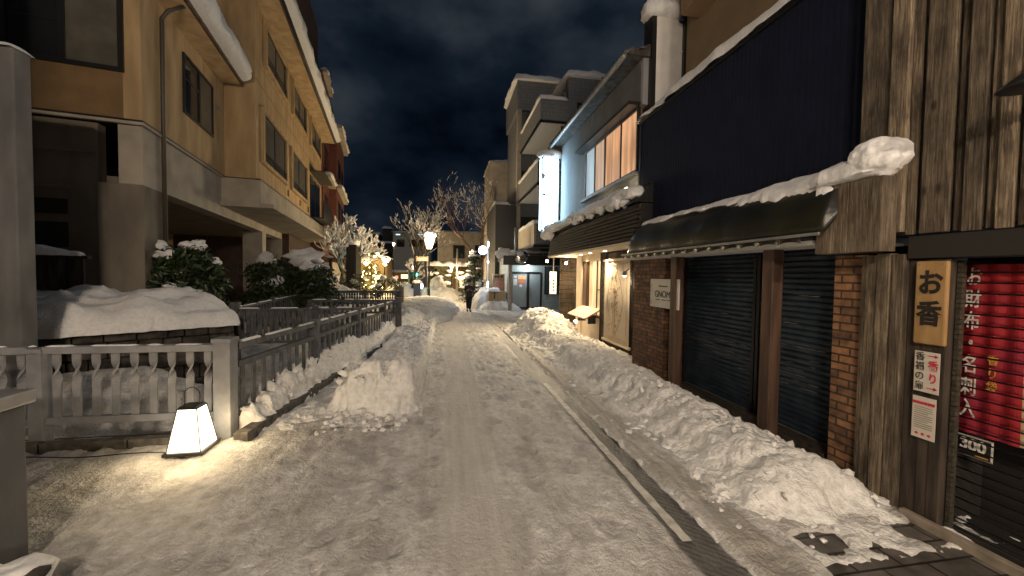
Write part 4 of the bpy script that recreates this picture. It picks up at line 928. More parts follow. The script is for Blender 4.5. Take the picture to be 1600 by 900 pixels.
for i, ch in enumerate('香福の扉'): text('lettering', ch, face_mx(3.715, 2.437, 1.30-i*.077), .072, mat('olive_ink', (.07, .07, .05), rough=.7), t, sx=.85, bold=.0008)
t = thing('paper_sign', 'closely printed white leaflet with a pink heading low on the post', 'notice', (3.71, 2.4, .83))
B('paper', MC['white_paper'], t, (3.718, 3.722, 2.325, 2.475, .655, .985))
text('lettering', '■■■■■■', face_mx(3.715, 2.40, .935), .026, RINK, t, bold=.001)
mb = MB()
for i in range(11): mb.box(3.714, 3.717, 2.343+(.03 if i % 4 == 3 else 0), 2.458, .90-i*.0165, .9035-i*.0165)
mb.build('text_lines', GINK, t)
B('jamb', DARK, ws, (3.91, 4.4, 2.40, 2.565, -.05, 2.07))
mb = MB(); [mb.blob((3.716, yy, .69), (.002, .011, .010), i, n=6, amp=.2) for i, yy in enumerate((2.36, 2.40, 2.44))]; mb.build('stamps', RINK, t)
t = thing('wall_light', 'black gooseneck lamp bracket on the weathered board wall', 'wall lamp', (3.7, 1.8, 3.2))
mb = MB(); mb.lathe([(.02, .10), (.05, .07), (.13, 0), (.125, -.004)], (3.42, 1.78, 3.07), 18); mb.build('lamp_shade', BLACK, t)
mb = MB(); mb.tube([(3.69, 1.70, 3.30), (3.55, 1.74, 3.36), (3.43, 1.78, 3.28), (3.42, 1.78, 3.15)], .014, 8); mb.box(3.68, 3.70, 1.64, 1.76, 3.24, 3.36); mb.build('arm', BLACK, t)
B('roof', DARK, ws, (3.9, 8, -4, 2.93, 7.4, 7.5)); 

# ================================================================== RIGHT: NAVY SHOP WITH SHUTTERS
nb_ = thing('shuttered_shop', 'closed shop with a dark navy corrugated upper wall above rolling shutters', 'building', (3.95, 5.2, 0))
mb = MB(); vs = []; fs = []; n = 0; y = 2.932; k = 0
while y < 7.47:
    x = 3.955 if k % 2 == 0 else 3.947; vs += [(x, y, 2.2), (x, y, 5.05)]; y += .012; vs += [(x, y, 2.2), (x, y, 5.05)]; y += .022 if k % 2 == 0 else .03; k += 1
for i in range(len(vs)//2-1): fs.append((2*i, 2*i+2, 2*i+3, 2*i+1))
mb.add(vs, fs); mb.build('corrugated_wall', NAVY, nb_, recalc=False)
B('wall_core', BLACK, nb_, (3.965, 9, 2.94, 7.46, 2.3, 5.04)); B('trim', BLACK, nb_, (3.90, 4.1, 2.935, 7.5, 5.051, 5.10), bevel=.004)
mb = MB(); mb.box(3.935, 4.1, 7.47, 7.53, 2.2, 5.05); mb.build('corner_trim', BLACK, nb_)
mb = MB(); snow_cap(mb, 3.84, 5.1, 2.7, 7.55, 5.10, .27, 12, res=.05, rag=.05, lump=.22); mb.build('roof_snow', SNOW, nb_)
B('side_wall', BRICK, nb_, (4.32, 4.5, 6.2, 7.46, -.1, 2.25)); B('ceiling', WHITE, nb_, (3.50, 4.6, 3.2, 7.2, 2.235, 2.28))
B('alcove_floor', STONE, nb_, (3.70, 4.6, 2.92, 6.15, -.10, .05), bevel=.01); B('back', DARK, nb_, (4.3, 4.5, 2.92, 6.2, 0, 2.23))
o = B('brick_pier', BRICK2, nb_, (3.80, 4.29, 2.92, 3.22, -.1, 2.134), bevel=.005); o['label'] = 'orange-brown brick pier under the timber box'
o = B('brick_pier', BRICK, nb_, (3.75, 4.29, 6.13, 7.25, -.1, 2.23), bevel=.005); o['label'] = 'dark brick pier behind the white shop sign'
for yc in (5.78, 3.90):
    B('post', WOODR, nb_, (3.675, 3.82, yc-.075, yc+.075, -.1, 2.26), bevel=.012)
def shutter(y0, y1):
    s = thing('rolling_shutter', 'wide dark slatted rolling shutter, the one left of the middle post' if y0 > 4 else 'narrower dark slatted rolling shutter, the one right of the middle post', 'shutter', (4.16, (y0+y1)/2, 0), 'rolling shutters')
    mb = MB(); z = .08; prof = []
    while z < 2.2: prof += [(4.150, z), (4.138, z+.012), (4.136, z+.045), (4.150, z+.060), (4.158, z+.066)]; z += .068
    ysn = [y0+(y1-y0)*i/14 for i in range(15)]; vs = [(x+.004*math.sin(yy*5+zz*3)*.5, yy, zz) for yy in ysn for (x, zz) in prof]; m_ = len(prof)
    mb.add(vs, [(i*m_+j, (i+1)*m_+j, (i+1)*m_+j+1, i*m_+j+1) for i in range(14) for j in range(m_-1)]); mb.build('slats', SHUT, s, recalc=False)
    B('guide_rail', BLACK, s, (4.10, 4.19, y0-.05, y0-.002, .05, 2.23)); B('guide_rail', BLACK, s, (4.10, 4.19, y1+.002, y1+.05, .05, 2.23)); B('bottom_bar', METG, s, (4.125, 4.17, y0, y1, .05, .085))
    # thin pale streaks on some slats
    mb = MB(); r2 = random.Random(int(y0*10))
    for i in range(26):
        zz = .6+.068*r2.choice((1, 2, 3, 4, 5, 6, 12, 17, 8))-.052; a = r2.uniform(y0, y1-.4); mb.box(4.1345, 4.1365, a, a+r2.uniform(.1, .9)*(y1-y0)*.5, zz, zz+.004)
    mb.build('pale_streaks', mat('pale_streak', (.42, .38, .30), rough=.6), s)
shutter(4.58, 6.05); shutter(3.34, 4.46)
B('mullion', DARK, nb_, (4.12, 4.25, 4.465, 4.575, .05, 2.23)); B('step', WOODD, nb_, (3.84, 4.09, 3.3, 6.1, .051, .10), bevel=.006)
# black barrel awning
t = thing('awning', 'long black vinyl barrel awning patched with snow over the shutters', 'awning', (3.6, 5, 2.5))
mb = MB(); K = 14; seg = 48; vs = []
for i in range(seg+1):
    yy = 2.96+(7.05-2.96)*i/seg; f = abs(math.sin(math.pi*i/seg*6)); endr = 1-.55*float(sstep(6.75, 7.05, np.array(yy)))
    for k in range(K+1):
        q = math.pi/2*k/K; rad = .60+.010*f; vs.append((3.93-rad*math.sin(q)*(.94)*endr**.6, yy, 2.335+.62*math.cos(q)*(1+.012*f)*(.35+.65*endr)))
fs = [(i*(K+1)+k, (i+1)*(K+1)+k, (i+1)*(K+1)+k+1, i*(K+1)+k+1) for i in range(seg) for k in range(K)]
fs.append(tuple(range(K+1))); mb.add(vs, fs, True); o = mb.build('canopy', BLACKC, t, recalc=False); d_ = o.modifiers.new('t', 'SOLIDIFY'); d_.thickness = .006
mb = MB(); vs = []; fs = []; n = 150
for i in range(n+1):
    yy = 3.2+(7.0-3.2)*i/n; vs += [(3.372, yy, 2.33), (3.372+.01*math.sin(i*.6), yy, 2.245+.022*abs(math.sin(math.pi*i/10)))]
mb.add(vs, [(2*i, 2*i+1, 2*i+3, 2*i+2) for i in range(n)]); mb.build('valance', BLACKC, t, recalc=False)
B('front_bar', METG, t, (3.345, 3.366, 3.0, 7.02, 2.305, 2.335), bevel=.004); B('rib', BLACK, t, *[(3.36, 3.92, yy-.012, yy+.012, 2.28, 2.305) for yy in (3.2, 4.15, 5.1, 6.05, 7.0)])
# awning snow as a shell following the barrel
def shell_snow(mb, y0, y1, q0, q1, th, seed):
    na, nbb = max(10, int((y1-y0)/.035)), 16; vs = []; fs = []
    for i in range(na+1):
        a = i/na; yy = y0+(y1-y0)*a
        for k in range(nbb+1):
            b = k/nbb; q1v = q1*(1-.30*a)+.10*P3((yy*3, 1, 1), seed)+.05*P3((yy*11, 2, 1), seed)+.06*P3((yy*31, 5, 1), seed); q = q0+(q1v-q0)*b
            env = (max(0, 1-abs(2*a-1)**5)*max(0, 1-abs(2*b-1)**3))**.5; r = .615+th*env*(1+.5*P3((yy*5, q*5, 2), seed))-.012*(env < .02)
            vs.append((3.93-r*.94*math.sin(q), yy, 2.335+(r+.012)*math.cos(q)))
    fs = [(i*(nbb+1)+k, (i+1)*(nbb+1)+k, (i+1)*(nbb+1)+k+1, i*(nbb+1)+k+1) for i in range(na) for k in range(nbb)]
    mb.add(vs, fs, True)
mb = MB(); shell_snow(mb, 3.0, 4.3, -.05, .98, .055, 2); shell_snow(mb, 4.1, 5.15, -.05, .66, .04, 5); shell_snow(mb, 5.0, 6.05, -.05, .46, .035, 8); shell_snow(mb, 5.9, 6.9, -.05, .62, .04, 11)
mb.build('snow_cap', SNOW, t, recalc=False)
# GNOME signs
def gsign(y0, y1, z0, z1, x, label, full=True):
    t = thing('shop_sign', label, 'sign', (x, (y0+y1)/2, (z0+z1)/2)); B('board', mat('off_white_board', (.55, .53, .48), (.62, .60, .55), rough=.6, scale=3), t, (x, x+.03, y0, y1, z0, z1), bevel=.004)
    if full:
        yc = (y0+y1)/2-.01
        text('lettering', 'GNOME', face_mx(x-.004, yc, 1.60), .165, INK, t, sx=.95); B('line', INK, t, (x-.004, x-.002, yc-.12, yc+.16, 1.735, 1.752), (x-.004, x-.002, yc+.09, yc+.12, 1.756, 1.765))
        B('small_print', INK, t, *[(x-.004, x-.002, a, a+.13, 1.50, 1.514) for a in (yc-.24, yc-.07, yc+.11)]); B('edge_print', INK, t, *[(x-.004, x-.002, y1-.065, y1-.02, zz, zz+.008) for zz in (1.42, 1.45, 1.48, 1.65, 1.70, 1.74, 1.765)])
    else: B('line', INK, t, *[(x-.004, x-.002, y0+.04, y0+.12, zz, zz+.01) for zz in (1.5, 1.56, 1.74, 1.77, 1.9)])
gsign(5.66, 6.52, 1.37, 1.87, 3.70, 'white shop sign reading GNOME half hidden behind a wooden post'); 
t = thing('shop_sign', 'narrow white sign standing edge-on beside the orange brick pier', 'sign', (3.9, 3.3, 1.7)); B('board', MC['off_white_board'], t, (3.86, 4.02, 3.24, 3.27, 1.40, 1.95), bevel=.003)
B('line', INK, t, *[(3.88, 3.96, 3.272, 3.274, zz, zz+.01) for zz in (1.5, 1.6, 1.8)])

# tan upper storey and white flue behind
t = thing('tan_house', 'tan upper storey with a white side panel set back above the navy wall', 'house', (5, 6, 5.1))
B('wall', mat('tan_siding', (.22, .155, .09), (.27, .19, .115), rough=.85, scale=2), t, (4.85, 9, 2.6, 7.45, 5.05, 7.6)); B('white_panel', WHITE, t, (4.22, 4.80, 7.45, 7.75, 4.9, 7.25)); B('edge_trim', BLACK, t, (4.12, 4.217, 7.44, 7.78, 4.9, 7.4), (4.803, 4.849, 7.38, 7.47, 5.0, 7.6))
B('eave', mat('tan_siding_eave', (.30, .20, .12), rough=.8), t, (4.45, 9.2, 2.5, 7.6, 7.61, 7.75)); B('hood', MC['tan_siding_eave'], t, (4.45, 4.848, 6.2, 7.0, 7.0, 7.55), bevel=.01)
mb = MB(); mb.tube([(4.5, 7.4, 7.6), (4.6, 7.55, 7.3), (4.83, 7.4, 7.15)], .03, 6); mb.build('downpipe', BLACK, t)
mb = MB(); mb.blob((4.40, 7.62, 7.45), (.42, .34, .28), 3, n=14, amp=.25); mb.build('roof_snow', SNOW, t); mb = MB(); snow_cap(mb, 4.4, 9.2, 2.5, 7.7, 7.76, .3, 6, res=.15); mb.build('roof_snow', SNOW, t)

# ================================================================== RIGHT: CAFE
cf = thing('cafe_building', 'two-storey grey cafe with dark slatted eave, lit windows and warm soffit lights', 'building', (4.2, 10, 0))
B('upper_wall', mat('grey_blue_render', (.20, .21, .225), (.27, .28, .295), rough=.85, scale=1.6, stretch=(1, 1, .4), bump=.2), cf, (4.0, 9, 7.56, 13.3, 3.2, 4.12), (4.0, 9, 10.75, 13.3, 4.121, 6.45), (4.0, 9, 7.56, 10.749, 5.50, 6.45))
B('room', mat('lit_room_wall', (.6, .42, .27), rough=.9), cf, (4.5, 4.6, 7.56, 10.74, 4.125, 5.495)); B('upper_band', mat('zinc_panel', (.10, .105, .11), (.15, .155, .16), rough=.5, scale=3), cf, *[(3.962, 3.999, 7.57+i*.96, 8.515+i*.96, 5.56, 6.40) for i in range(4)], bevel=.003)
wd = window(cf, Matrix(((0, -1, 0, 3.985), (1, 0, 0, 0), (0, 0, 1, 0), (0, 0, 0, 1))) @ Matrix.Identity(4), 7.62, 10.72, 4.13, 5.48, fr=.05, split=.56, panes=(curtainmat('curtain_glow', (.85, .44, .23), .35, .85, 9.0), curtainmat('curtain_glow_pale', (.66, .44, .30), .35, .75, 7.0)))
B('mullion', BLACK, wd, (3.94, 3.985, 8.42, 8.45, 4.18, 5.43), (3.94, 3.985, 10.0, 10.03, 4.18, 5.43)); B('pane', emat('bluish_pane', (.45, .62, .72), .5), wd, (3.962, 3.967, 10.035, 10.66, 4.19, 5.42))
B('window_hood', BLACK, cf, (3.70, 3.96, 7.57, 10.95, 5.48, 5.55), bevel=.004); B('sill', METG, cf, (3.86, 3.99, 7.57, 10.9, 4.05, 4.11))
# tiled roof edge
mb = MB(); mb.add([(3.62, 7.5, 6.50), (3.62, 13.5, 6.50), (6.2, 13.5, 7.6), (6.2, 7.5, 7.6), (6.2, 7.5, 6.46), (6.2, 13.5, 6.46), (3.62, 13.5, 6.46), (3.62, 7.5, 6.46)], [(0, 1, 2, 3), (4, 5, 6, 7), (0, 3, 4, 7), (1, 6, 5, 2), (0, 7, 6, 1)]); mb.build('roof', STONE, cf)
mb = MB()
for i in range(27): mb.tube([(3.58, 7.6+i*.22, 6.52), (3.85, 7.6+i*.22, 6.63)], .06, 8)
mb.build('roof_tiles', mat('glazed_tile', (.09, .095, .10), rough=.3), cf); mb = MB(); mb.tube([(3.56, 7.5, 6.42), (3.56, 13.4, 6.40)], .055, 10); mb.build('gutter', METG, cf)
mb = MB(); snow_cap(mb, 3.72, 6.2, 7.5, 13.5, 6.58, .20, 4, res=.09, rag=.1, lump=.3)
for i in range(0): mb.blob((3.60+random.uniform(0, .12), random.uniform(7.6, 13.4), 6.58), (.07, .11, .05), i, n=6, amp=.4)
mb.build('roof_snow', SNOW, cf)
# slatted mansard eave
mb = MB(); rr = random.Random(8)
for r_ in range(9):
    y = 6.95
    z = 2.62+r_*.082
    while y < 13.15:
        w = rr.uniform(.7, 1.3); y2 = min(13.2, y+w); mb.box(3.53+r_*.018+rr.uniform(-.008, .008), 3.66+r_*.018, y, y2-.01, z, z+.060); y = y2
    mb.box(3.56+r_*.018, 4.2, 13.16, 13.22, z, z+.060)
mb.build('slatted_eave', mat('charred_slats', (.010, .008, .007), (.035, .026, .02), rough=.8, scale=16, island=.4), cf, bevel=.004); B('eave_core', BLACK, cf, (3.70, 4.0, 6.96, 13.15, 2.62, 3.34))
B('soffit', CREAM, cf, (3.54, 5.2, 6.96, 13.2, 2.545, 2.60), bevel=.004)
mb = MB(); mb.add([(3.60, 6.95, 3.36), (3.60, 13.2, 3.36), (4.0, 13.2, 3.80), (4.0, 6.95, 3.80), (4.0, 6.95, 3.35), (4.0, 13.2, 3.35)], [(0, 1, 2, 3), (0, 3, 4), (1, 5, 2), (0, 4, 5, 1)]); mb.build('eave_roof', BLACK, cf)
mb = MB(); snow_roll(mb, [(3.72, 7.0, 3.50), (3.70, 9, 3.50), (3.72, 11.5, 3.48), (3.66, 13.3, 3.42)], .52, .24, 14, n=16, rag=.36, step=.05)
for i in range(9): mb.blob((3.56+random.uniform(-.06, .12), random.uniform(7.1, 13.3), 3.46), (.12, .2, .11), i+50, n=7, amp=.5)
mb.blob((3.62, 13.2, 3.42), (.35, .3, .26), 77, n=12, amp=.35); mb.build('eave_snow', SNOW, cf)
# ground floor
def siding(parent, y0, y1, z0, z1, x, dx=.02, name='dark_siding'):
    mb = MB(); z = z0
    while z < z1:
        h = min(.155, z1-z); mb.add([(x, y0, z), (x, y1, z), (x+dx, y1, z+h), (x+dx, y0, z+h), (x+.06, y0, z), (x+.06, y1, z), (x+.06, y1, z+h), (x+.06, y0, z+h)], [(0, 1, 2, 3), (4, 7, 6, 5), (0, 4, 5, 1), (3, 2, 6, 7), (0, 3, 7, 4), (1, 5, 6, 2)]); z += .16
    return mb.build(name, WOODD, parent)
siding(cf, 7.3, 9.93, -.05, 2.54, 4.16); B('siding_battens', WOODD, cf, *[(4.14, 4.158, yy, yy+.05, -.05, 2.54) for yy in (7.4, 8.15, 9.55, 9.88)])
B('window_wall', CREAM, cf, (4.20, 4.4, 9.94, 11.5, -.05, .72), (4.2, 4.4, 9.94, 11.5, 2.35, 2.54)); B('window_frame', WOODR, cf, (4.22, 4.34, 11.2, 11.5, .721, 2.349), (4.22, 4.30, 9.94, 10.0, .721, 2.349), (4.20, 4.34, 10.0, 11.2, .721, .78), bevel=.004)
B('shop_window', curtainmat('warm_window', (.95, .68, .34), .5, 1.2, 6.0), cf, (4.33, 4.36, 10.0, 11.2, .781, 2.349)); B('window_bar', WOODR, cf, (4.30, 4.328, 10.55, 10.59, .781, 2.348), (4.30, 4.328, 10.0, 10.549, 1.5, 1.53))
B('pillar', CREAM, cf, (4.18, 4.9, 11.51, 11.98, -.05, 2.54), bevel=.008); B('back_wall', CREAM, cf, (5.1, 5.2, 11.99, 13.2, -.05, 2.54)); B('door', WOODR, cf, (4.93, 5.09, 12.1, 12.95, 0, 2.1), bevel=.01)
mb = MB()
for i in range(16): mb.box(4.0, 4.62, 13.20+.010*(i % 2), 13.28, .0+i*.158, .150+i*.158)
mb.build('dark_siding', WOODD, cf, bevel=.004); B('corner_post', WOODR, cf, (4.63, 4.74, 13.1, 13.28, 0, 2.54), bevel=.005); B('stone_step', CONC, cf, (4.0, 5.1, 12.0, 13.19, -.05, .16), bevel=.01)
B('rear_wall', CONC, cf, (4.4, 9, 13.281, 13.4, -.1, 6.4), (4.75, 9, 7.5, 13.28, -.1, .0))
B('wall_lantern', emat('lantern_panel', (1, .78, .42), 7), cf, (4.62, 4.78, 12.95, 13.05, 1.45, 2.05), bevel=.006)
point('doorway_light', (4.5, 12.6, 2.3), 16, (1, .72, .40), .06, cf)
for (x, y) in ((4.0, 11.1), (4.0, 12.5), (3.95, 9.2), (3.95, 10.2)):
    mb = MB(); mb.lathe([(.045, -.004), (.045, .004)], (x, y, 2.542), 14); mb.build('downlight', emat('downlight_glow', (1, .78, .5), 14), cf)
    spot('downlight_beam', (x, y, 2.52), (x+.05, y, 0), 80, (1, .74, .42), 120, .8, .04, cf)
def spotlight(label, p, tgt, w, ang=80):
    t = thing('spotlight', label, 'spotlight', p); p = Vector(p); d = (Vector(tgt)-p).normalized()
    mb = MB(); mb.tube([p-d*.10, p-d*.02], [.035, .055], 12); mb.tube([p-d*.10, p+Vector((.10, 0, .12))], .012, 6); mb.build('housing', METG, t)
    mb = MB(); mb.blob(p, (.05, .05, .05), n=8, amp=0); mb.build('bulb', emat('spot_bulb', (1, .80, .55), 30), t)
    spot('beam', p+d*.07, tgt, w, (1, .76, .46), ang, .7, .04, t)
spotlight('outer bare spotlight at the end of the cafe eave', (3.55, 13.35, 2.42), (2.2, 12.0, 0), 260, 140)
spotlight('second bare spotlight against the dark siding by the cafe corner', (4.15, 13.0, 2.35), (2.6, 9.5, 0), 220, 140)
spotlight('spotlight shining on the printed cloth banner', (3.72, 7.62, 1.95), (4.1, 8.5, 1.5), 26, 120)
spotlight('small low spotlight under the display board', (3.80, 10.9, .55), (4.1, 10.7, 1.0), 5, 110)
# light strip that washes the upper wall from the eave
t = thing('light_strip', 'bright light strip lying in the snow on the cafe eave below the windows', 'light strip', (3.78, 8.3, 3.72)); B('tube', emat('strip_glow', (1, .80, .48), 26), t, (3.72, 3.76, 7.62, 8.25, 3.74, 3.78), (3.72, 3.76, 8.75, 9.35, 3.72, 3.75))
# cafe cloth banner
t = thing('cloth_banner', 'tall cream cloth banner with a faint printed diamond on the cafe siding', 'banner', (4.1, 8.85, 1.3))
mb = MB(); vs = []; n = 30
for i in range(n+1):
    yy = 8.10+1.42*i/n
    for z in (.30, 2.28): vs.append((4.085+.012*math.sin(i*.9)+(.01 if z < 1 else 0), yy, z))
mb.add(vs, [(2*i, 2*i+2, 2*i+3, 2*i+1) for i in range(n)], True); o = mb.build('cloth', mat('cream_cloth', (.62, .55, .45), (.70, .63, .52), rough=.85, scale=3, bump=.2, bscale=12), t); d_ = o.modifiers.new('t', 'SOLIDIFY'); d_.thickness = .004
B('hanging_bar', CREAM, t, (4.06, 4.11, 8.04, 9.58, 2.281, 2.34), bevel=.006); B('bottom_bar', CREAM, t, (4.06, 4.12, 8.04, 9.58, .24, .299), bevel=.006)
mb = MB(); PR = lambda pts, r_=.006: mb.tube([(4.062, a, b) for a, b in pts], r_, 4)
PR([(8.81, 2.18), (9.12, 1.75), (9.25, 1.3), (9.1, .85), (8.81, .42), (8.52, .85), (8.37, 1.3), (8.5, 1.75), (8.81, 2.18)]); PR([(8.81, 2.1), (8.81, .5)], .008); PR([(8.9, 2.0), (8.9, .7)], .004)
for z in (2.2, 2.23, .36, .40): PR([(8.16, z), (9.46, z)], .004)
mb.build('printed_lines', mat('brown_print', (.30, .21, .14), rough=.8), t); mb = MB(); r3 = random.Random(3)
for i in range(46): a = r3.gauss(0, .16); z = 1.3+r3.gauss(0, .30); mb.blob((4.064, 8.81+a, z), (.002, r3.uniform(.015, .05), r3.uniform(.01, .03)), i, n=5, amp=.6)
for i in range(34):
    for yy in (8.2, 9.42): mb.box(4.06, 4.064, yy-.02, yy+.025*r3.random(), .55+i*.045, .572+i*.045)
mb.build('printed_figures', mat('faded_red_print', (.42, .25, .17), rough=.8), t)
t = thing('meter_box', 'grey oval utility meter box between banner and brick pier', 'meter', (4.05, 7.5, 1.7)); mb = MB(); mb.blob((4.02, 7.55, 1.72), (.10, .15, .34), 1, n=12, amp=0); mb.build('case', METG, t); mb = MB(); mb.tube([(3.94, 7.72, 2.2), (3.93, 7.74, 1.6), (3.93, 7.6, 1.36), (3.93, 7.42, 1.4), (3.93, 7.36, 2.2)], .012, 6); mb.build('cable', BLACK, t)
# display board
t = thing('menu_board', 'slanted wooden display board on brackets below the cafe window', 'menu board', (3.95, 10.7, .8)); MM = Matrix.Translation((4.0, 10.75, .86)) @ Matrix.Rotation(R(-28), 4, 'Y')
mb = MB(MM); mb.box(-.28, .26, -.75, .75, -.02, .02); mb.build('panel', WOODL, t, bevel=.006); B('bracket', BLACK, t, (3.95, 4.19, 10.3, 10.33, .55, .80), (3.95, 4.19, 11.1, 11.13, .55, .80))
# small hanging sign
t = thing('hanging_sign', 'small lit white vertical sign hanging at the cafe corner post', 'sign', (3.75, 13.3, 1.8)); B('board', mat('lit_white_board', (.75, .74, .70), rough=.6, emit=(1, .86, .66), estr=.9), t, (3.66, 3.90, 13.30, 13.34, 1.25, 2.05), bevel=.004)
B('arm', METG, t, (3.77, 3.80, 13.30, 13.33, 2.051, 2.54))
for i, ch in enumerate('■■■■'): text('lettering', ch, face_my(3.79, 13.295, 1.72-i*.115), .10, GINK, t)
# big vertical light box
t = thing('light_box_sign', 'tall glaring white vertical light-box sign on the cafe corner', 'sign', (3.6, 13.2, 4.8))
B('frame', METG, t, (3.30, 3.96, 13.34, 13.58, 3.48, 6.12), bevel=.01); B('panel', emat('light_box_glow', (.50, .80, 1.0), 15), t, (3.35, 3.90, 13.33, 13.339, 3.54, 6.04), (3.285, 3.299, 13.37, 13.55, 3.54, 6.04))
B('bracket', BLACK, t, (3.961, 4.3, 13.45, 13.5, 5.6, 5.66), (3.961, 4.3, 13.45, 13.5, 3.9, 3.96)); mb = MB(); mb.blob((3.62, 13.45, 6.20), (.46, .25, .17), 5, n=12, amp=.25); mb.build('snow_cap', SNOW, t)
mb = MB(); mb.blob((3.37, 13.326, 5.42), (.05, .006, .08), 3, n=8, amp=.6); mb.blob((3.40, 13.326, 4.78), (.05, .006, .04), 5, n=8, amp=.6); mb.box(3.60, 3.615, 13.322, 13.329, 4.75, 4.88); mb.build('stain', mat('grey_stain', (.3, .34, .3), rough=.8), t)

# ================================================================== RIGHT: TILED APARTMENTS
ap = thing('tiled_apartments', 'four-storey grey tiled apartment block with stacked balconies and snow-rimmed parapets', 'building', (4.5, 23, 0))
B('wall', TILE, ap, (6.4, 14, 21, 30, 3.2, 12.2)); B('wall', TILE, ap, (4.75, 6.399, 26.0, 30.5, 3.2, 13.0)); B('stair_tower', TILE, ap, (6.5, 12, 20.5, 20.999, 3.2, 12.8))
B('top_storey', TILE, ap, (4.6, 9, 25.7, 30.6, 13.01, 15.0)); B('pier', TILEB, ap, (4.62, 4.9, 25.6, 25.99, 3.16, 13.0))
B('ground_wall', TILEG, ap, (5.28, 14, 20.9, 21.0, 0, 3.15), (3.35, 3.5, 20.9, 21.0, 0, 2.75), (3.501, 5.279, 20.9, 21.0, 2.1, 2.75), (3.35, 3.45, 21.001, 24.4, 0, 2.75)); B('ground_core', DARK, ap, (3.6, 5.2, 22.6, 22.7, 0, 3)); B('ground_slab', CONC, ap, (3.4, 13.9, 21.01, 30, 2.76, 3.15))
zf = (3.55, 6.85, 10.15)
for i, z in enumerate(zf):
    m_ = TILEB if i == 0 else TILE; xe = 6.39; xb = (4.6, 4.75, 4.85)[i]
    bl = B('balcony', m_, ap, (xb, xb+.12, 20.1, 25.59, z+.02, z+1.15), bevel=.01); B('end_wall', TILE, bl, (xb+.121, xe, 20.1, 20.22, z+.02, z+1.15)); B('slab', mat('grey_soffit', (.34, .36, .40), rough=.8), bl, (xb+.04, xe, 20.14, 25.59, z-.10, z+.018)); B('edge', BLACK, bl, (xb-.02, xe+.02, 20.08, 20.139, z-.12, z+.015), (xb-.04, xb+.039, 20.08, 25.59, z-.12, z+.015))
    mb = MB(); snow_roll(mb, [(xb+.06, 25.5, z+1.15), (xb+.06, 20.18, z+1.15), (xe, 20.15, z+1.15)], .30, .20, i+3, n=12, step=.15, rag=.25); mb.build('snow_cap', SNOW, bl)
    mb = MB(); mb.tube([(6.15, 20.5, z-.1), (6.15, 20.5, z-2.1)], .06, 8); mb.build('drain_pipe', BLACK, bl)
mb = MB(); snow_roll(mb, [(4.65, 30.5, 15.0), (4.65, 25.8, 15.0), (9, 25.8, 15.0)], .7, .38, 31, n=12, step=.25, rag=.2); mb.build('roof_snow', SNOW, ap); mb = MB(); snow_roll(mb, [(6.5, 24, 12.8), (6.6, 20.6, 12.8), (12, 20.6, 12.8)], .6, .38, 33, n=12, step=.25, rag=.2); mb.build('roof_snow', SNOW, ap); mb = MB(); snow_cap(mb, 3.4, 6.3, 20.95, 26, 3.15, .22, 36, res=.12); mb.build('roof_snow', SNOW, ap)
w = B('window', BLACK, ap, (7.0, 8.0, 20.45, 20.499, 10.3, 11.4)); B('pane', GLASS, w, (7.06, 7.94, 20.44, 20.449, 10.36, 11.34))
w = B('window', BLACK, ap, (5.42, 6.4, 20.84, 20.899, .85, 2.45)); B('pane', mat('blue_grey_glass', (.05, .075, .09), rough=.15), w, (5.48, 6.34, 20.83, 20.839, .91, 1.35), (5.48, 6.34, 20.83, 20.839, 1.39, 2.39))
w = B('window', BLACK, ap, (5.0, 6.2, 25.9, 25.98, 4.0, 5.9), (5.0, 6.2, 25.9, 25.98, 7.2, 9.0)); 
d = B('glass_door', BLACK, ap, (3.505, 3.60, 20.86, 20.92, .04, 2.05), (4.42, 4.56, 20.86, 20.92, .04, 2.05), (5.18, 5.27, 20.86, 20.92, .04, 2.05), (3.6, 5.18, 20.86, 20.92, 1.98, 2.08), (3.6, 5.18, 20.86, 20.92, 0.04, .14))
B('pane', mat('frosted_door_glass', (.26, .30, .31), (.32, .36, .37), rough=.25, scale=1), d, (3.601, 4.419, 20.89, 20.9, .141, 1.979), (4.561, 5.179, 20.89, 20.9, .141, 1.979)); B('handle', METG, d, (4.36, 4.39, 20.80, 20.84, .75, 1.25), (4.60, 4.63, 20.80, 20.84, .75, 1.25))
B('sticker', mat('sticker_red_glow', (.5, .12, .08), rough=.7, emit=(1, .3, .15), estr=.25), d, (3.95, 4.3, 20.87, 20.885, 1.45, 1.62)); B('sticker', WHITE, d, (3.66, 3.86, 20.87, 20.885, 1.35, 1.7), (3.68, 3.84, 20.87, 20.885, 1.75, 1.88), (4.0, 4.15, 20.87, 20.885, 1.25, 1.4)); B('sticker', mat('sticker_orange_glow', (.7, .3, .1), rough=.7, emit=(1, .5, .2), estr=.35), d, (3.93, 4.12, 20.87, 20.885, 1.68, 1.9), (4.15, 4.35, 20.87, 20.885, 1.68, 1.85))  # red and orange stickers are given a faint glow, though no lamps
B('entrance_panel', TILEG, ap, (3.505, 5.275, 20.885, 20.899, 2.101, 2.74)); t2 = B('canopy', BLACK, ap, (2.95, 6.3, 20.0, 20.89, 2.45, 2.95), bevel=.02)
mb = MB(); mb.blob((2.98, 20.3, 3.06), (.45, .35, .30), 6, n=12, amp=.25); snow_cap(mb, 2.95, 4.4, 20.0, 20.85, 2.95, .16, 5, lump=.3); mb.build('snow_cap', SNOW, t2)
B('column', CONCL, ap, (3.30, 3.48, 20.3, 20.45, 0, 2.44), bevel=.01); mb = MB(); mb.tube([(3.9, 21.5, 3.2), (3.9, 21.5, 4.6)], .12, 10); mb.build('drain_pipe', METG, ap)
B('entrance_sign', mat('pale_sign', (.55, .58, .60), rough=.6, emit=(.7, .8, .85), estr=.12), ap, (5.0, 6.35, 20.5, 20.56, 2.46, 2.9)) if False else None
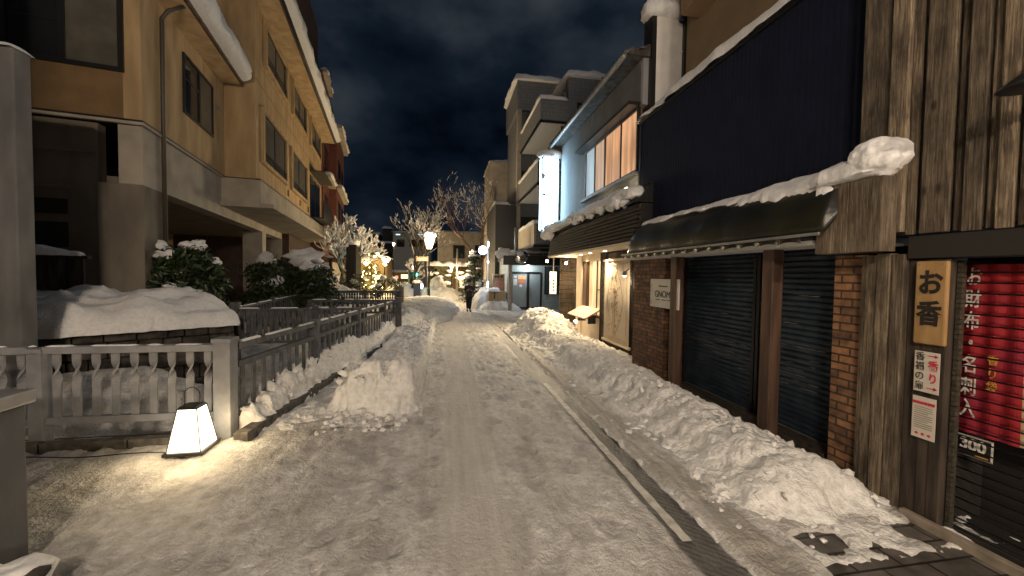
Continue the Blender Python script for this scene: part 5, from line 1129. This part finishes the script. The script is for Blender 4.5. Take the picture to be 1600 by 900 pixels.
mb = MB(); mb.lathe([(.07, -.01), (.07, .01)], (4.35, 20.45, 2.44), 12); mb.build('entrance_light', emat('cool_downlight', (.85, .95, 1), 6), ap); point('entrance_glow', (4.35, 20.3, 2.3), 42, (.86, .96, 1.0), .08, ap)
t = thing('direction_sign', 'pale arrow sign partly hidden above the side window of the entrance', 'sign', (5.9, 20.7, 2.7)); B('board', mat('pale_board', (.55, .57, .58), rough=.6), t, (5.35, 6.5, 20.74, 20.78, 2.42, 2.95)); text('lettering', '→日', face_my(6.0, 20.735, 2.68), .40, INK, t)
t = thing('traffic_mirror', 'round convex traffic mirror with snow mounted above the entrance doors', 'mirror', (3.88, 19.9, 2.87)); MM = Matrix.Translation((3.88, 19.85, 2.87)) @ Matrix.Rotation(R(90), 4, 'X')
mb = MB(MM); mb.lathe([(.36, -.04), (.37, 0), (.34, .03), (.2, .06), (.02, .075)], n=24); mb.build('mirror_face', mat('mirror_metal', (.65, .66, .66), rough=.12, metal=1), t); mb = MB(); mb.blob((3.82, 19.8, 3.03), (.2, .09, .12), 4, n=8, amp=.3); mb.build('snow_cap', SNOW, t); mb = MB(); mb.tube([(3.88, 19.9, 2.87), (3.88, 20.1, 2.87)], .03, 6); mb.build('arm', METG, t)
# stacked blocks with a picture board
t = thing('stone_block', 'stack of buff stone blocks with a snow cap against the tiled building', 'stone blocks', (2.95, 21.2, 0)); MB_ = mat('buff_stone', (.30, .22, .14), (.40, .31, .20), rough=.9, scale=5, bump=.3); B('block', MB_, t, (2.30, 2.62, 20.95, 21.5, 0, .45), (2.30, 2.62, 20.95, 21.5, .46, .98), (2.66, 3.25, 20.9, 21.6, 0, 1.0), bevel=.02)
mb = MB(); snow_cap(mb, 2.25, 2.95, 20.85, 21.5, 1.0, .2, 4); mb.build('snow_cap', SNOW, t)
t = thing('picture_board', 'brown board with faded pictures standing on the stacked stone blocks', 'sign', (2.95, 21.3, 1)); B('board', mat('brown_board', (.33, .22, .13), rough=.8), t, (2.55, 3.22, 21.2, 21.28, 1.02, 1.95), bevel=.01); text('lettering', '■■ ■', face_my(2.88, 21.19, 1.80), .16, INK, t); B('picture', mat('faded_picture', (.45, .33, .25), (.5, .15, .1), rough=.8, scale=9), t, (2.62, 3.15, 21.185, 21.199, 1.1, 1.6))
# narrow cream building behind
t = thing('cream_building', 'narrow cream building with a dark lower corner beyond the tiled block', 'building', (3.4, 32, 0)); B('wall', CONCL, t, (3.45, 8, 31.0, 36, 0, 11.0)); B('corner_panel', mat('charcoal_panel', (.025, .026, .03), rough=.6), t, (3.2, 4.6, 25.5, 30.9, 0, 6.6)); B('downpipe', CONCL, t, (3.5, 3.75, 30.75, 30.95, 6.6, 8.8), bevel=.03)
mb = MB(); snow_cap(mb, 3.3, 8, 30.9, 36, 11.0, .45, 3, res=.3); mb.build('roof_snow', SNOW, t); mb = MB(); snow_cap(mb, 3.1, 4.2, 25.4, 30.9, 6.6, .4, 4, res=.2); mb.build('roof_snow', SNOW, t)
# round lit sign
t = thing('round_sign', 'round blue-white illuminated sign with a ring emblem on a wall arm', 'sign', (2.05, 22.0, 3.3)); MM = Matrix.Translation((2.05, 22.0, 3.3)) @ Matrix.Rotation(R(90), 4, 'X')
mb = MB(MM); mb.lathe([(.25, -.06), (.25, .06)], n=28); mb.build('lit_face', emat('blue_white_glow', (.62, .85, 1.0), 7), t); mb = MB(MM); mb.lathe([(.275, -.05), (.275, .05)], n=28); mb.build('rim', BLACK, t)
mb = MB(MM); 
for k in range(4): q = math.pi/2*k+.4; mb.tube([(.13*math.cos(q+s*.12), .13*math.sin(q+s*.12), .065) for s in range(-3, 4)], .016, 5)
mb.build('emblem', mat('navy_ink', (.02, .05, .12), rough=.6), t); mb = MB(); mb.tube([(2.32, 22.0, 3.35), (3.3, 25.6, 3.35)], .025, 6); mb.build('arm', METG, t)
point('sign_glow', (2.05, 21.6, 3.2), 26, (.55, .78, 1.0), .15, t)
t = thing('lit_pole', 'slim white pole with blue-white lights at the dark corner panel', 'pole', (2.42, 22.6, 0)); mb = MB(); mb.tube([(2.42, 22.6, 0), (2.42, 22.6, 4.1)], .04, 8); mb.build('pole', WHITE, t)
for z, hh in ((3.55, .3), (1.15, .35), (.6, .25), (2.6, .12)): mb = MB(); mb.tube([(2.42, 22.55, z), (2.42, 22.55, z+hh)], .05, 8); mb.build('tube_light', emat('cool_tube', (.6, .85, 1), 6), t)
point('cool_light', (2.3, 21.2, 2.0), 22, (.6, .78, 1), .2, t)

# ================================================================== FAR BACKGROUND
def house(label, a, b, Y, depth, m, snow=.4, wins=(), name='house', wm=None, extra=None):
    p, q = at(*a, Y), at(*b, Y); t = thing(name, label, 'building', (p.x, Y, 0)); B('wall', m, t, (p.x, q.x, Y, Y+depth, -.1, p.z))
    if snow: mb = MB(); snow_cap(mb, p.x-.2, q.x+.2, Y-.3, Y+depth, p.z, snow, int(Y), res=.3, rag=.15); mb.build('roof_snow', SNOW, t)
    for (wa, wb, k) in wins:
        u, v = at(*wa, Y), at(*wb, Y); o = B('window', BLACK, t, (u.x, v.x, Y-.06, Y-.001, v.z, u.z)); B('pane', k, o, (u.x+.06, v.x-.06, Y-.075, Y-.061, v.z+.06, u.z-.06))
    return t
WG = emat('far_warm_window', (1, .68, .32), 2.2); CG = emat('far_cool_window', (.5, .8, .95), 2.0)
house('flat-roofed beige building with a dark window behind the reddish tree', (684, 362), (778, 470), 48, 8, CONCL, .3, [((708, 383), (726, 404), GLASS), ((742, 383), (756, 404), GLASS)])
house('pale blue-lit white building behind the tall bare tree', (614, 362), (672, 450), 62, 8, mat('pale_wall', (.40, .42, .45), rough=.8), .3, [((620, 374), (632, 386), GLASS), ((640, 374), (660, 386), GLASS), ((618, 365), (626, 368), CG), ((652, 365), (661, 368), CG)])
t = house('dark tiered-roof building with rooftop boxes under the night sky', (572, 392), (618, 450), 70, 8, mat('dark_plaster', (.06, .06, .06), rough=.9), .35, [((590, 412), (600, 418), WG)])
for (px0, px1, py) in ((583, 593, 366), (598, 611, 357)):
    p, q = at(px0, py, 72), at(px1, 392, 72); B('rooftop_box', MC['dark_plaster'], t, (p.x, q.x, 72, 75, q.z, p.z)); mb = MB(); snow_cap(mb, p.x-.2, q.x+.2, 71.8, 75.2, p.z, .5, 3, res=.2); mb.build('snow_cap', SNOW, t)
p, q = at(576, 380, 69), at(618, 392, 69); B('tiled_roof', STONE, t, (p.x, q.x, 68, 76, q.z, p.z)); mb = MB(); snow_cap(mb, p.x, q.x, 67.6, 70, p.z, .4, 5, res=.3); mb.build('snow_cap', SNOW, t)
t = house('low brown-roofed shop lit warm behind the walking person', (706, 425), (742, 475), 40, 5, mat('warm_brown_wall', (.30, .17, .10), rough=.8), .3, [((716, 437), (728, 450), WG), ((730, 440), (738, 450), WG)])
p, q = at(700, 414, 39.6), at(746, 425, 39.6); B('awning_roof', mat('brown_roof', (.14, .06, .04), rough=.8), t, (p.x, q.x, 39, 41, q.z, p.z))
house('distant shop front with warm windows and signs left of the bare tree', (604, 425), (640, 460), 52, 5, mat('distant_shop_wall', (.18, .13, .09), rough=.8), .3, [((606, 430), (614, 438), WG), ((617, 430), (623, 436), emat('far_red_sign', (1, .2, .1), 1.5)), ((626, 428), (638, 436), WG)])
house('distant shop under golden lights behind the fairy-lit evergreen', (552, 402), (603, 465), 44, 5, mat('gold_lit_wall', (.30, .22, .12), rough=.8), .3, [((556, 428), (566, 440), WG), ((584, 428), (598, 440), WG)])
t = thing('string_lights', 'strings of golden bulbs hung above the distant shop', 'string lights', at(575, 400, 43)); mb = MB(); r4 = random.Random(9)
for i in range(42):
    u = i/41; p = at(566+u*42, 402+7*math.sin(u*9)+r4.uniform(-3, 6), 42.5); mb.blob(p, (.10, .08, .09), i, n=4, amp=.2)
mb.build('bulbs', emat('string_bulb', (1, .70, .28), 14), t); mb = MB(); mb.tube([at(566+u*42/8, 402+7*math.sin(u/8*9), 42.5) for u in range(9)], .02, 4); mb.build('wire', BLACK, t)
p = at(585, 412, 41); point('string_glow', p, 260, (1, .72, .30), .5, t)
t = thing('shop_light', 'greenish white lamp glowing beside the red building', 'lamp', at(548, 402, 26)); mb = MB(); p = at(548, 402, 26); mb.blob(p, (.13, .1, .08), n=6, amp=0); mb.build('bulb', emat('green_white', (.6, 1, .75), 12), t); mb = MB(); mb.tube([p+Vector((0, .06, 0)), p+Vector((-.35, .25, .15)), p+Vector((-.9, .4, .2))], .02, 5); mb.build('arm', BLACK, t); point('glow', p+Vector((0, -.2, -.1)), 14, (.6, 1, .7), .1, t)
# traffic signal
def signal(label, px, py, Y, s, hgrp='traffic signals'):
    p = at(px, py, Y); t = thing('traffic_light', label, 'traffic light', (p.x, p.y, 0), hgrp); mb = MB(); mb.tube([(p.x-.55*s, p.y+.1, 0), (p.x-.55*s, p.y+.1, p.z+.3)], .05*s, 8); mb.build('pole', METG, t)
    B('housing', mat('signal_blue', (.02, .05, .10), rough=.5), t, (p.x-.5*s, p.x+.22*s, p.y, p.y+.2, p.z-.2*s, p.z+.2*s), bevel=.03)
    mb = MB(); mb.blob((p.x, p.y-.02, p.z), (.13*s, .06, .13*s), n=8, amp=0); mb.build('green_lens', emat('signal_green', (.05, 1, .45), 14), t); mb = MB(); mb.blob((p.x-.3*s, p.y-.01, p.z), (.11*s, .05, .11*s), n=8, amp=0); mb.build('dark_lens', BLACK, t); point('glow', (p.x, p.y-.3, p.z), 9*s, (.1, 1, .5), .1, t)
signal('nearer green traffic light by the dark utility box', 650, 429, 31, 1.0); signal('tiny far green traffic light left of the bare tree', 584, 420, 50, 1.1)
t = thing('vending_cabinet', 'dark blue cabinet with a snow cap under the green traffic light', 'cabinet', at(651, 455, 27)); p, q = at(646, 441, 27), at(657, 459, 27); B('body', mat('dark_blue_paint', (.02, .03, .07), rough=.5), t, (p.x, q.x, 27, 27.5, 0, p.z), bevel=.02); mb = MB(); mb.blob(((p.x+q.x)/2, 27.25, p.z), (.32, .32, .15), 3, n=8, amp=.2); mb.build('snow_cap', SNOW, t)
t = thing('ground_light', 'small bluish white light beside the dark blue cabinet', 'light', at(659, 447, 29)); p = at(659, 447, 29); mb = MB(); mb.blob(p, (.10, .08, .2), n=6, amp=.1); mb.build('bulb', emat('blue_white_small', (.7, .85, 1), 12), t); mb = MB(); mb.tube([(p.x, p.y, 0), (p.x, p.y, p.z-.15)], .03, 6); mb.build('stand', METG, t)
t = thing('street_sign', 'small brown two-line sign board on a post left of the lamp post', 'sign', at(660, 430, 26.5)); p, q = at(650, 400.5, 26.5), at(670, 408.5, 26.5); B('board', mat('tan_board', (.26, .18, .11), rough=.7), t, (p.x, q.x, 26.5, 26.56, q.z, p.z), bevel=.005); mb = MB(); mb.tube([(q.x-.1, 26.6, 0), (q.x-.1, 26.6, p.z)], .03, 6); mb.build('post', METG, t); B('text_lines', WINK, t, (p.x+.08, q.x-.08, 26.49, 26.499, p.z-.15, p.z-.11), (p.x+.08, q.x-.12, 26.49, 26.499, p.z-.26, p.z-.22))
t = thing('utility_pole', 'pale concrete utility pole rising in front of the hedge', 'pole', (.95, 35, 0)); mb = MB(); mb.tube([(.95, 34.6, 0), (.95, 34.6, 4.2)], [.10, .07], 8); mb.build('pole', CONCL, t)
t = thing('concrete_block', 'plain grey concrete block at the end of the far railing', 'block', (-1.9, 19, 0)); p, q = at(617, 448, 19), at(630, 456, 19); B('block', CONC, t, (p.x, q.x, 19, 19.4, 0, p.z), bevel=.02)
t = thing('dark_gate_post', 'dark slim building corner at the edge of the red building', 'wall', (-6.9, 26, 0)); p, q = at(541, 382, 25), at(556, 470, 25); B('wall', DARK, t, (p.x, q.x, 25, 26.5, 0, p.z)); mb = MB(); mb.blob(((p.x+q.x)/2, 25.5, p.z+.1), (.4, .35, .25), 3, n=10, amp=.3); mb.build('snow_cap', SNOW, t)

# ================================================================== PERSON
def skin(name, verts, edges, radii, m, parent, root=0, sub=2):
    org = Vector((0, 0, 0)); q = parent
    while q is not None: org = org+q.location; q = q.parent
    me = bpy.data.meshes.new(name); me.from_pydata([tuple(Vector(v)-org) for v in verts], edges, []); o = bpy.data.objects.new(name, me); COL.objects.link(o); o.parent = parent
    md = o.modifiers.new('skin', 'SKIN'); md.use_smooth_shade = True; sv = me.skin_vertices[0].data if me.skin_vertices else None
    if sv is None: me.skin_vertices.new(name='s') if hasattr(me.skin_vertices, 'new') else None
    for i, r in enumerate(radii): me.skin_vertices[0].data[i].radius = (r, r) if isinstance(r, float) else r
    me.skin_vertices[0].data[root].use_root = True; s = o.modifiers.new('sub', 'SUBSURF'); s.levels = sub; s.render_levels = sub; me.materials.append(m); return o
PX, PY = 1.15, 19.6
pe = thing('person', 'person in a dark coat with pale sleeve bands walking closer while holding a phone', 'person', (PX, PY, 0)); pe.rotation_euler = (0, 0, 0)
SK = mat('skin_tone', (.42, .26, .19), rough=.6); CO = mat('black_coat', (.012, .012, .014), (.03, .03, .033), rough=.7, scale=9); TR = mat('dark_trousers', (.012, .012, .016), rough=.8); PL = mat('pale_cloth', (.45, .43, .38), rough=.8)
def V(x, y, z): return (PX+x, PY+y, z)
def skin_ok(*a, **k):
    return skin(*a, **k)
def chain_obj(name, verts, edges, radii, m, parent, root=0):
    # object whose mesh carries a skin layer: made through bmesh so that the layer exists
    org = Vector((0, 0, 0)); q = parent
    while q is not None: org = org+q.location; q = q.parent
    bm = bmesh.new(); lay = bm.verts.layers.skin.verify(); vv = []
    for v, r in zip(verts, radii):
        b = bm.verts.new(Vector(v)-org); b[lay].radius = (r, r) if isinstance(r, float) else r; vv.append(b)
    vv[root][lay].use_root = True
    for e_ in edges: bm.edges.new((vv[e_[0]], vv[e_[1]]))
    me = bpy.data.meshes.new(name); bm.to_mesh(me); bm.free(); me.materials.append(m)
    o = bpy.data.objects.new(name, me); COL.objects.link(o); o.parent = parent; md = o.modifiers.new('skin', 'SKIN'); md.use_smooth_shade = True; s = o.modifiers.new('sub', 'SUBSURF'); s.levels = 2; s.render_levels = 2; return o
body = chain_obj('body', [V(0, 0, .80), V(0, 0, .95), V(0, 0, 1.12), V(0, 0, 1.28), V(0, .01, 1.37), V(0, -.02, 1.46), V(0, -.02, 1.55),
    V(.17, 0, 1.28), V(.22, -.02, 1.05), V(.10, -.25, 1.12), V(-.17, 0, 1.28), V(-.22, -.02, 1.05), V(-.06, -.25, 1.12),
    V(.07, 0, .76), V(.06, -.05, .44), V(.045, .05, .10), V(-.085, 0, .76), V(-.075, .06, .44), V(-.065, .22, .13), V(.08, -.10, .05), V(-.065, .12, .05)],
    [(0, 1), (1, 2), (2, 3), (3, 4), (4, 5), (5, 6), (3, 7), (7, 8), (8, 9), (3, 10), (10, 11), (11, 12), (0, 13), (13, 14), (14, 15), (0, 16), (16, 17), (17, 18), (15, 19), (18, 20)],
    [.12, .11, .125, .12, .055, .085, .075, .06, .045, .03, .06, .045, .03, .085, .06, .042, .085, .06, .042, .035, .035], SK, pe)
chain_obj('coat', [V(0, 0, .72), V(0, 0, .90), V(0, 0, 1.10), V(0, 0, 1.28), V(0, .01, 1.36), V(.175, 0, 1.27), V(.23, -.02, 1.04), V(.12, -.21, 1.10), V(-.175, 0, 1.27), V(-.23, -.02, 1.04), V(-.08, -.21, 1.10)],
    [(0, 1), (1, 2), (2, 3), (3, 4), (3, 5), (5, 6), (6, 7), (3, 8), (8, 9), (9, 10)], [(.17, .14), (.155, .13), (.16, .13), (.14, .12), .075, .075, .062, .05, .075, .062, .05], CO, body)
for sx in (1, -1): mb = MB(); mb.tube([V(sx*.225, -.03, 1.10), V(sx*.232, -.035, 1.01)], .078, 10); mb.build('sleeve_band', PL, body)
chain_obj('trousers', [V(0, 0, .78), V(.078, 0, .72), V(.062, -.05, .44), V(.048, .05, .13), V(-.078, 0, .72), V(-.06, .06, .44), V(-.05, .21, .16)], [(0, 1), (1, 2), (2, 3), (0, 4), (4, 5), (5, 6)], [.14, .11, .09, .07, .11, .09, .07], TR, body)
mb = MB(); mb.blob(V(0, .02, 1.56), (.105, .115, .10), 3, n=10, amp=.12); mb.build('hair', CO, body); mb = MB(); mb.box(PX-.03, PX+.055, PY-.315, PY-.300, 1.08, 1.24); ph = mb.build('phone', BLACK); tag(ph, 'dark phone held up in front of the walking person', 'phone')
for s, x in ((1, .08), (-1, -.065)): mb = MB(); mb.blob(V(x, -.04 if s > 0 else .16, .05), (.055, .14, .055), 2, n=8, amp=.05); mb.build('shoe', BLACK, body)
for sx in (1, -1): mb = MB(); mb.blob(V(sx*.03, -.10, 1.505), (.012, .006, .007), n=5, amp=0); mb.build('eye', INK, body)
for sx in (1, -1):
    for k in range(5): mb = MB(); x = sx*.055+(.012 if sx > 0 else -.012); mb.tube([V(x, -.26, 1.10+k*.018), V(x*.75, -.30, 1.105+k*.018), V(x*.35, -.30, 1.105+k*.018)], [.010, .009, .007], 5); mb.build('finger', SK, body)

# small-scale roughness of the snow caps that lie near
for o in list(bpy.data.objects):
    if o.type == 'MESH' and ('snow_cap' in o.name or 'roof_snow' in o.name or 'eave_snow' in o.name) and len(o.data.vertices) > 300:
        for i, (nm, st_) in enumerate((('disp1', .03), ('disp2', .014))):
            d = o.modifiers.new('r%d' % i, 'DISPLACE'); d.texture = bpy.data.textures[nm]; d.strength = st_; d.mid_level = .5; d.texture_coords = 'GLOBAL'

for o in bpy.data.objects:      # snow clinging in countless pieces
    if o.parent is not None and o.name.startswith('snow_cap') and any(o.parent.name.startswith(k) for k in ('bush', 'tree', 'evergreen_tree', 'hedge', 'railing')): o['kind'] = 'stuff'
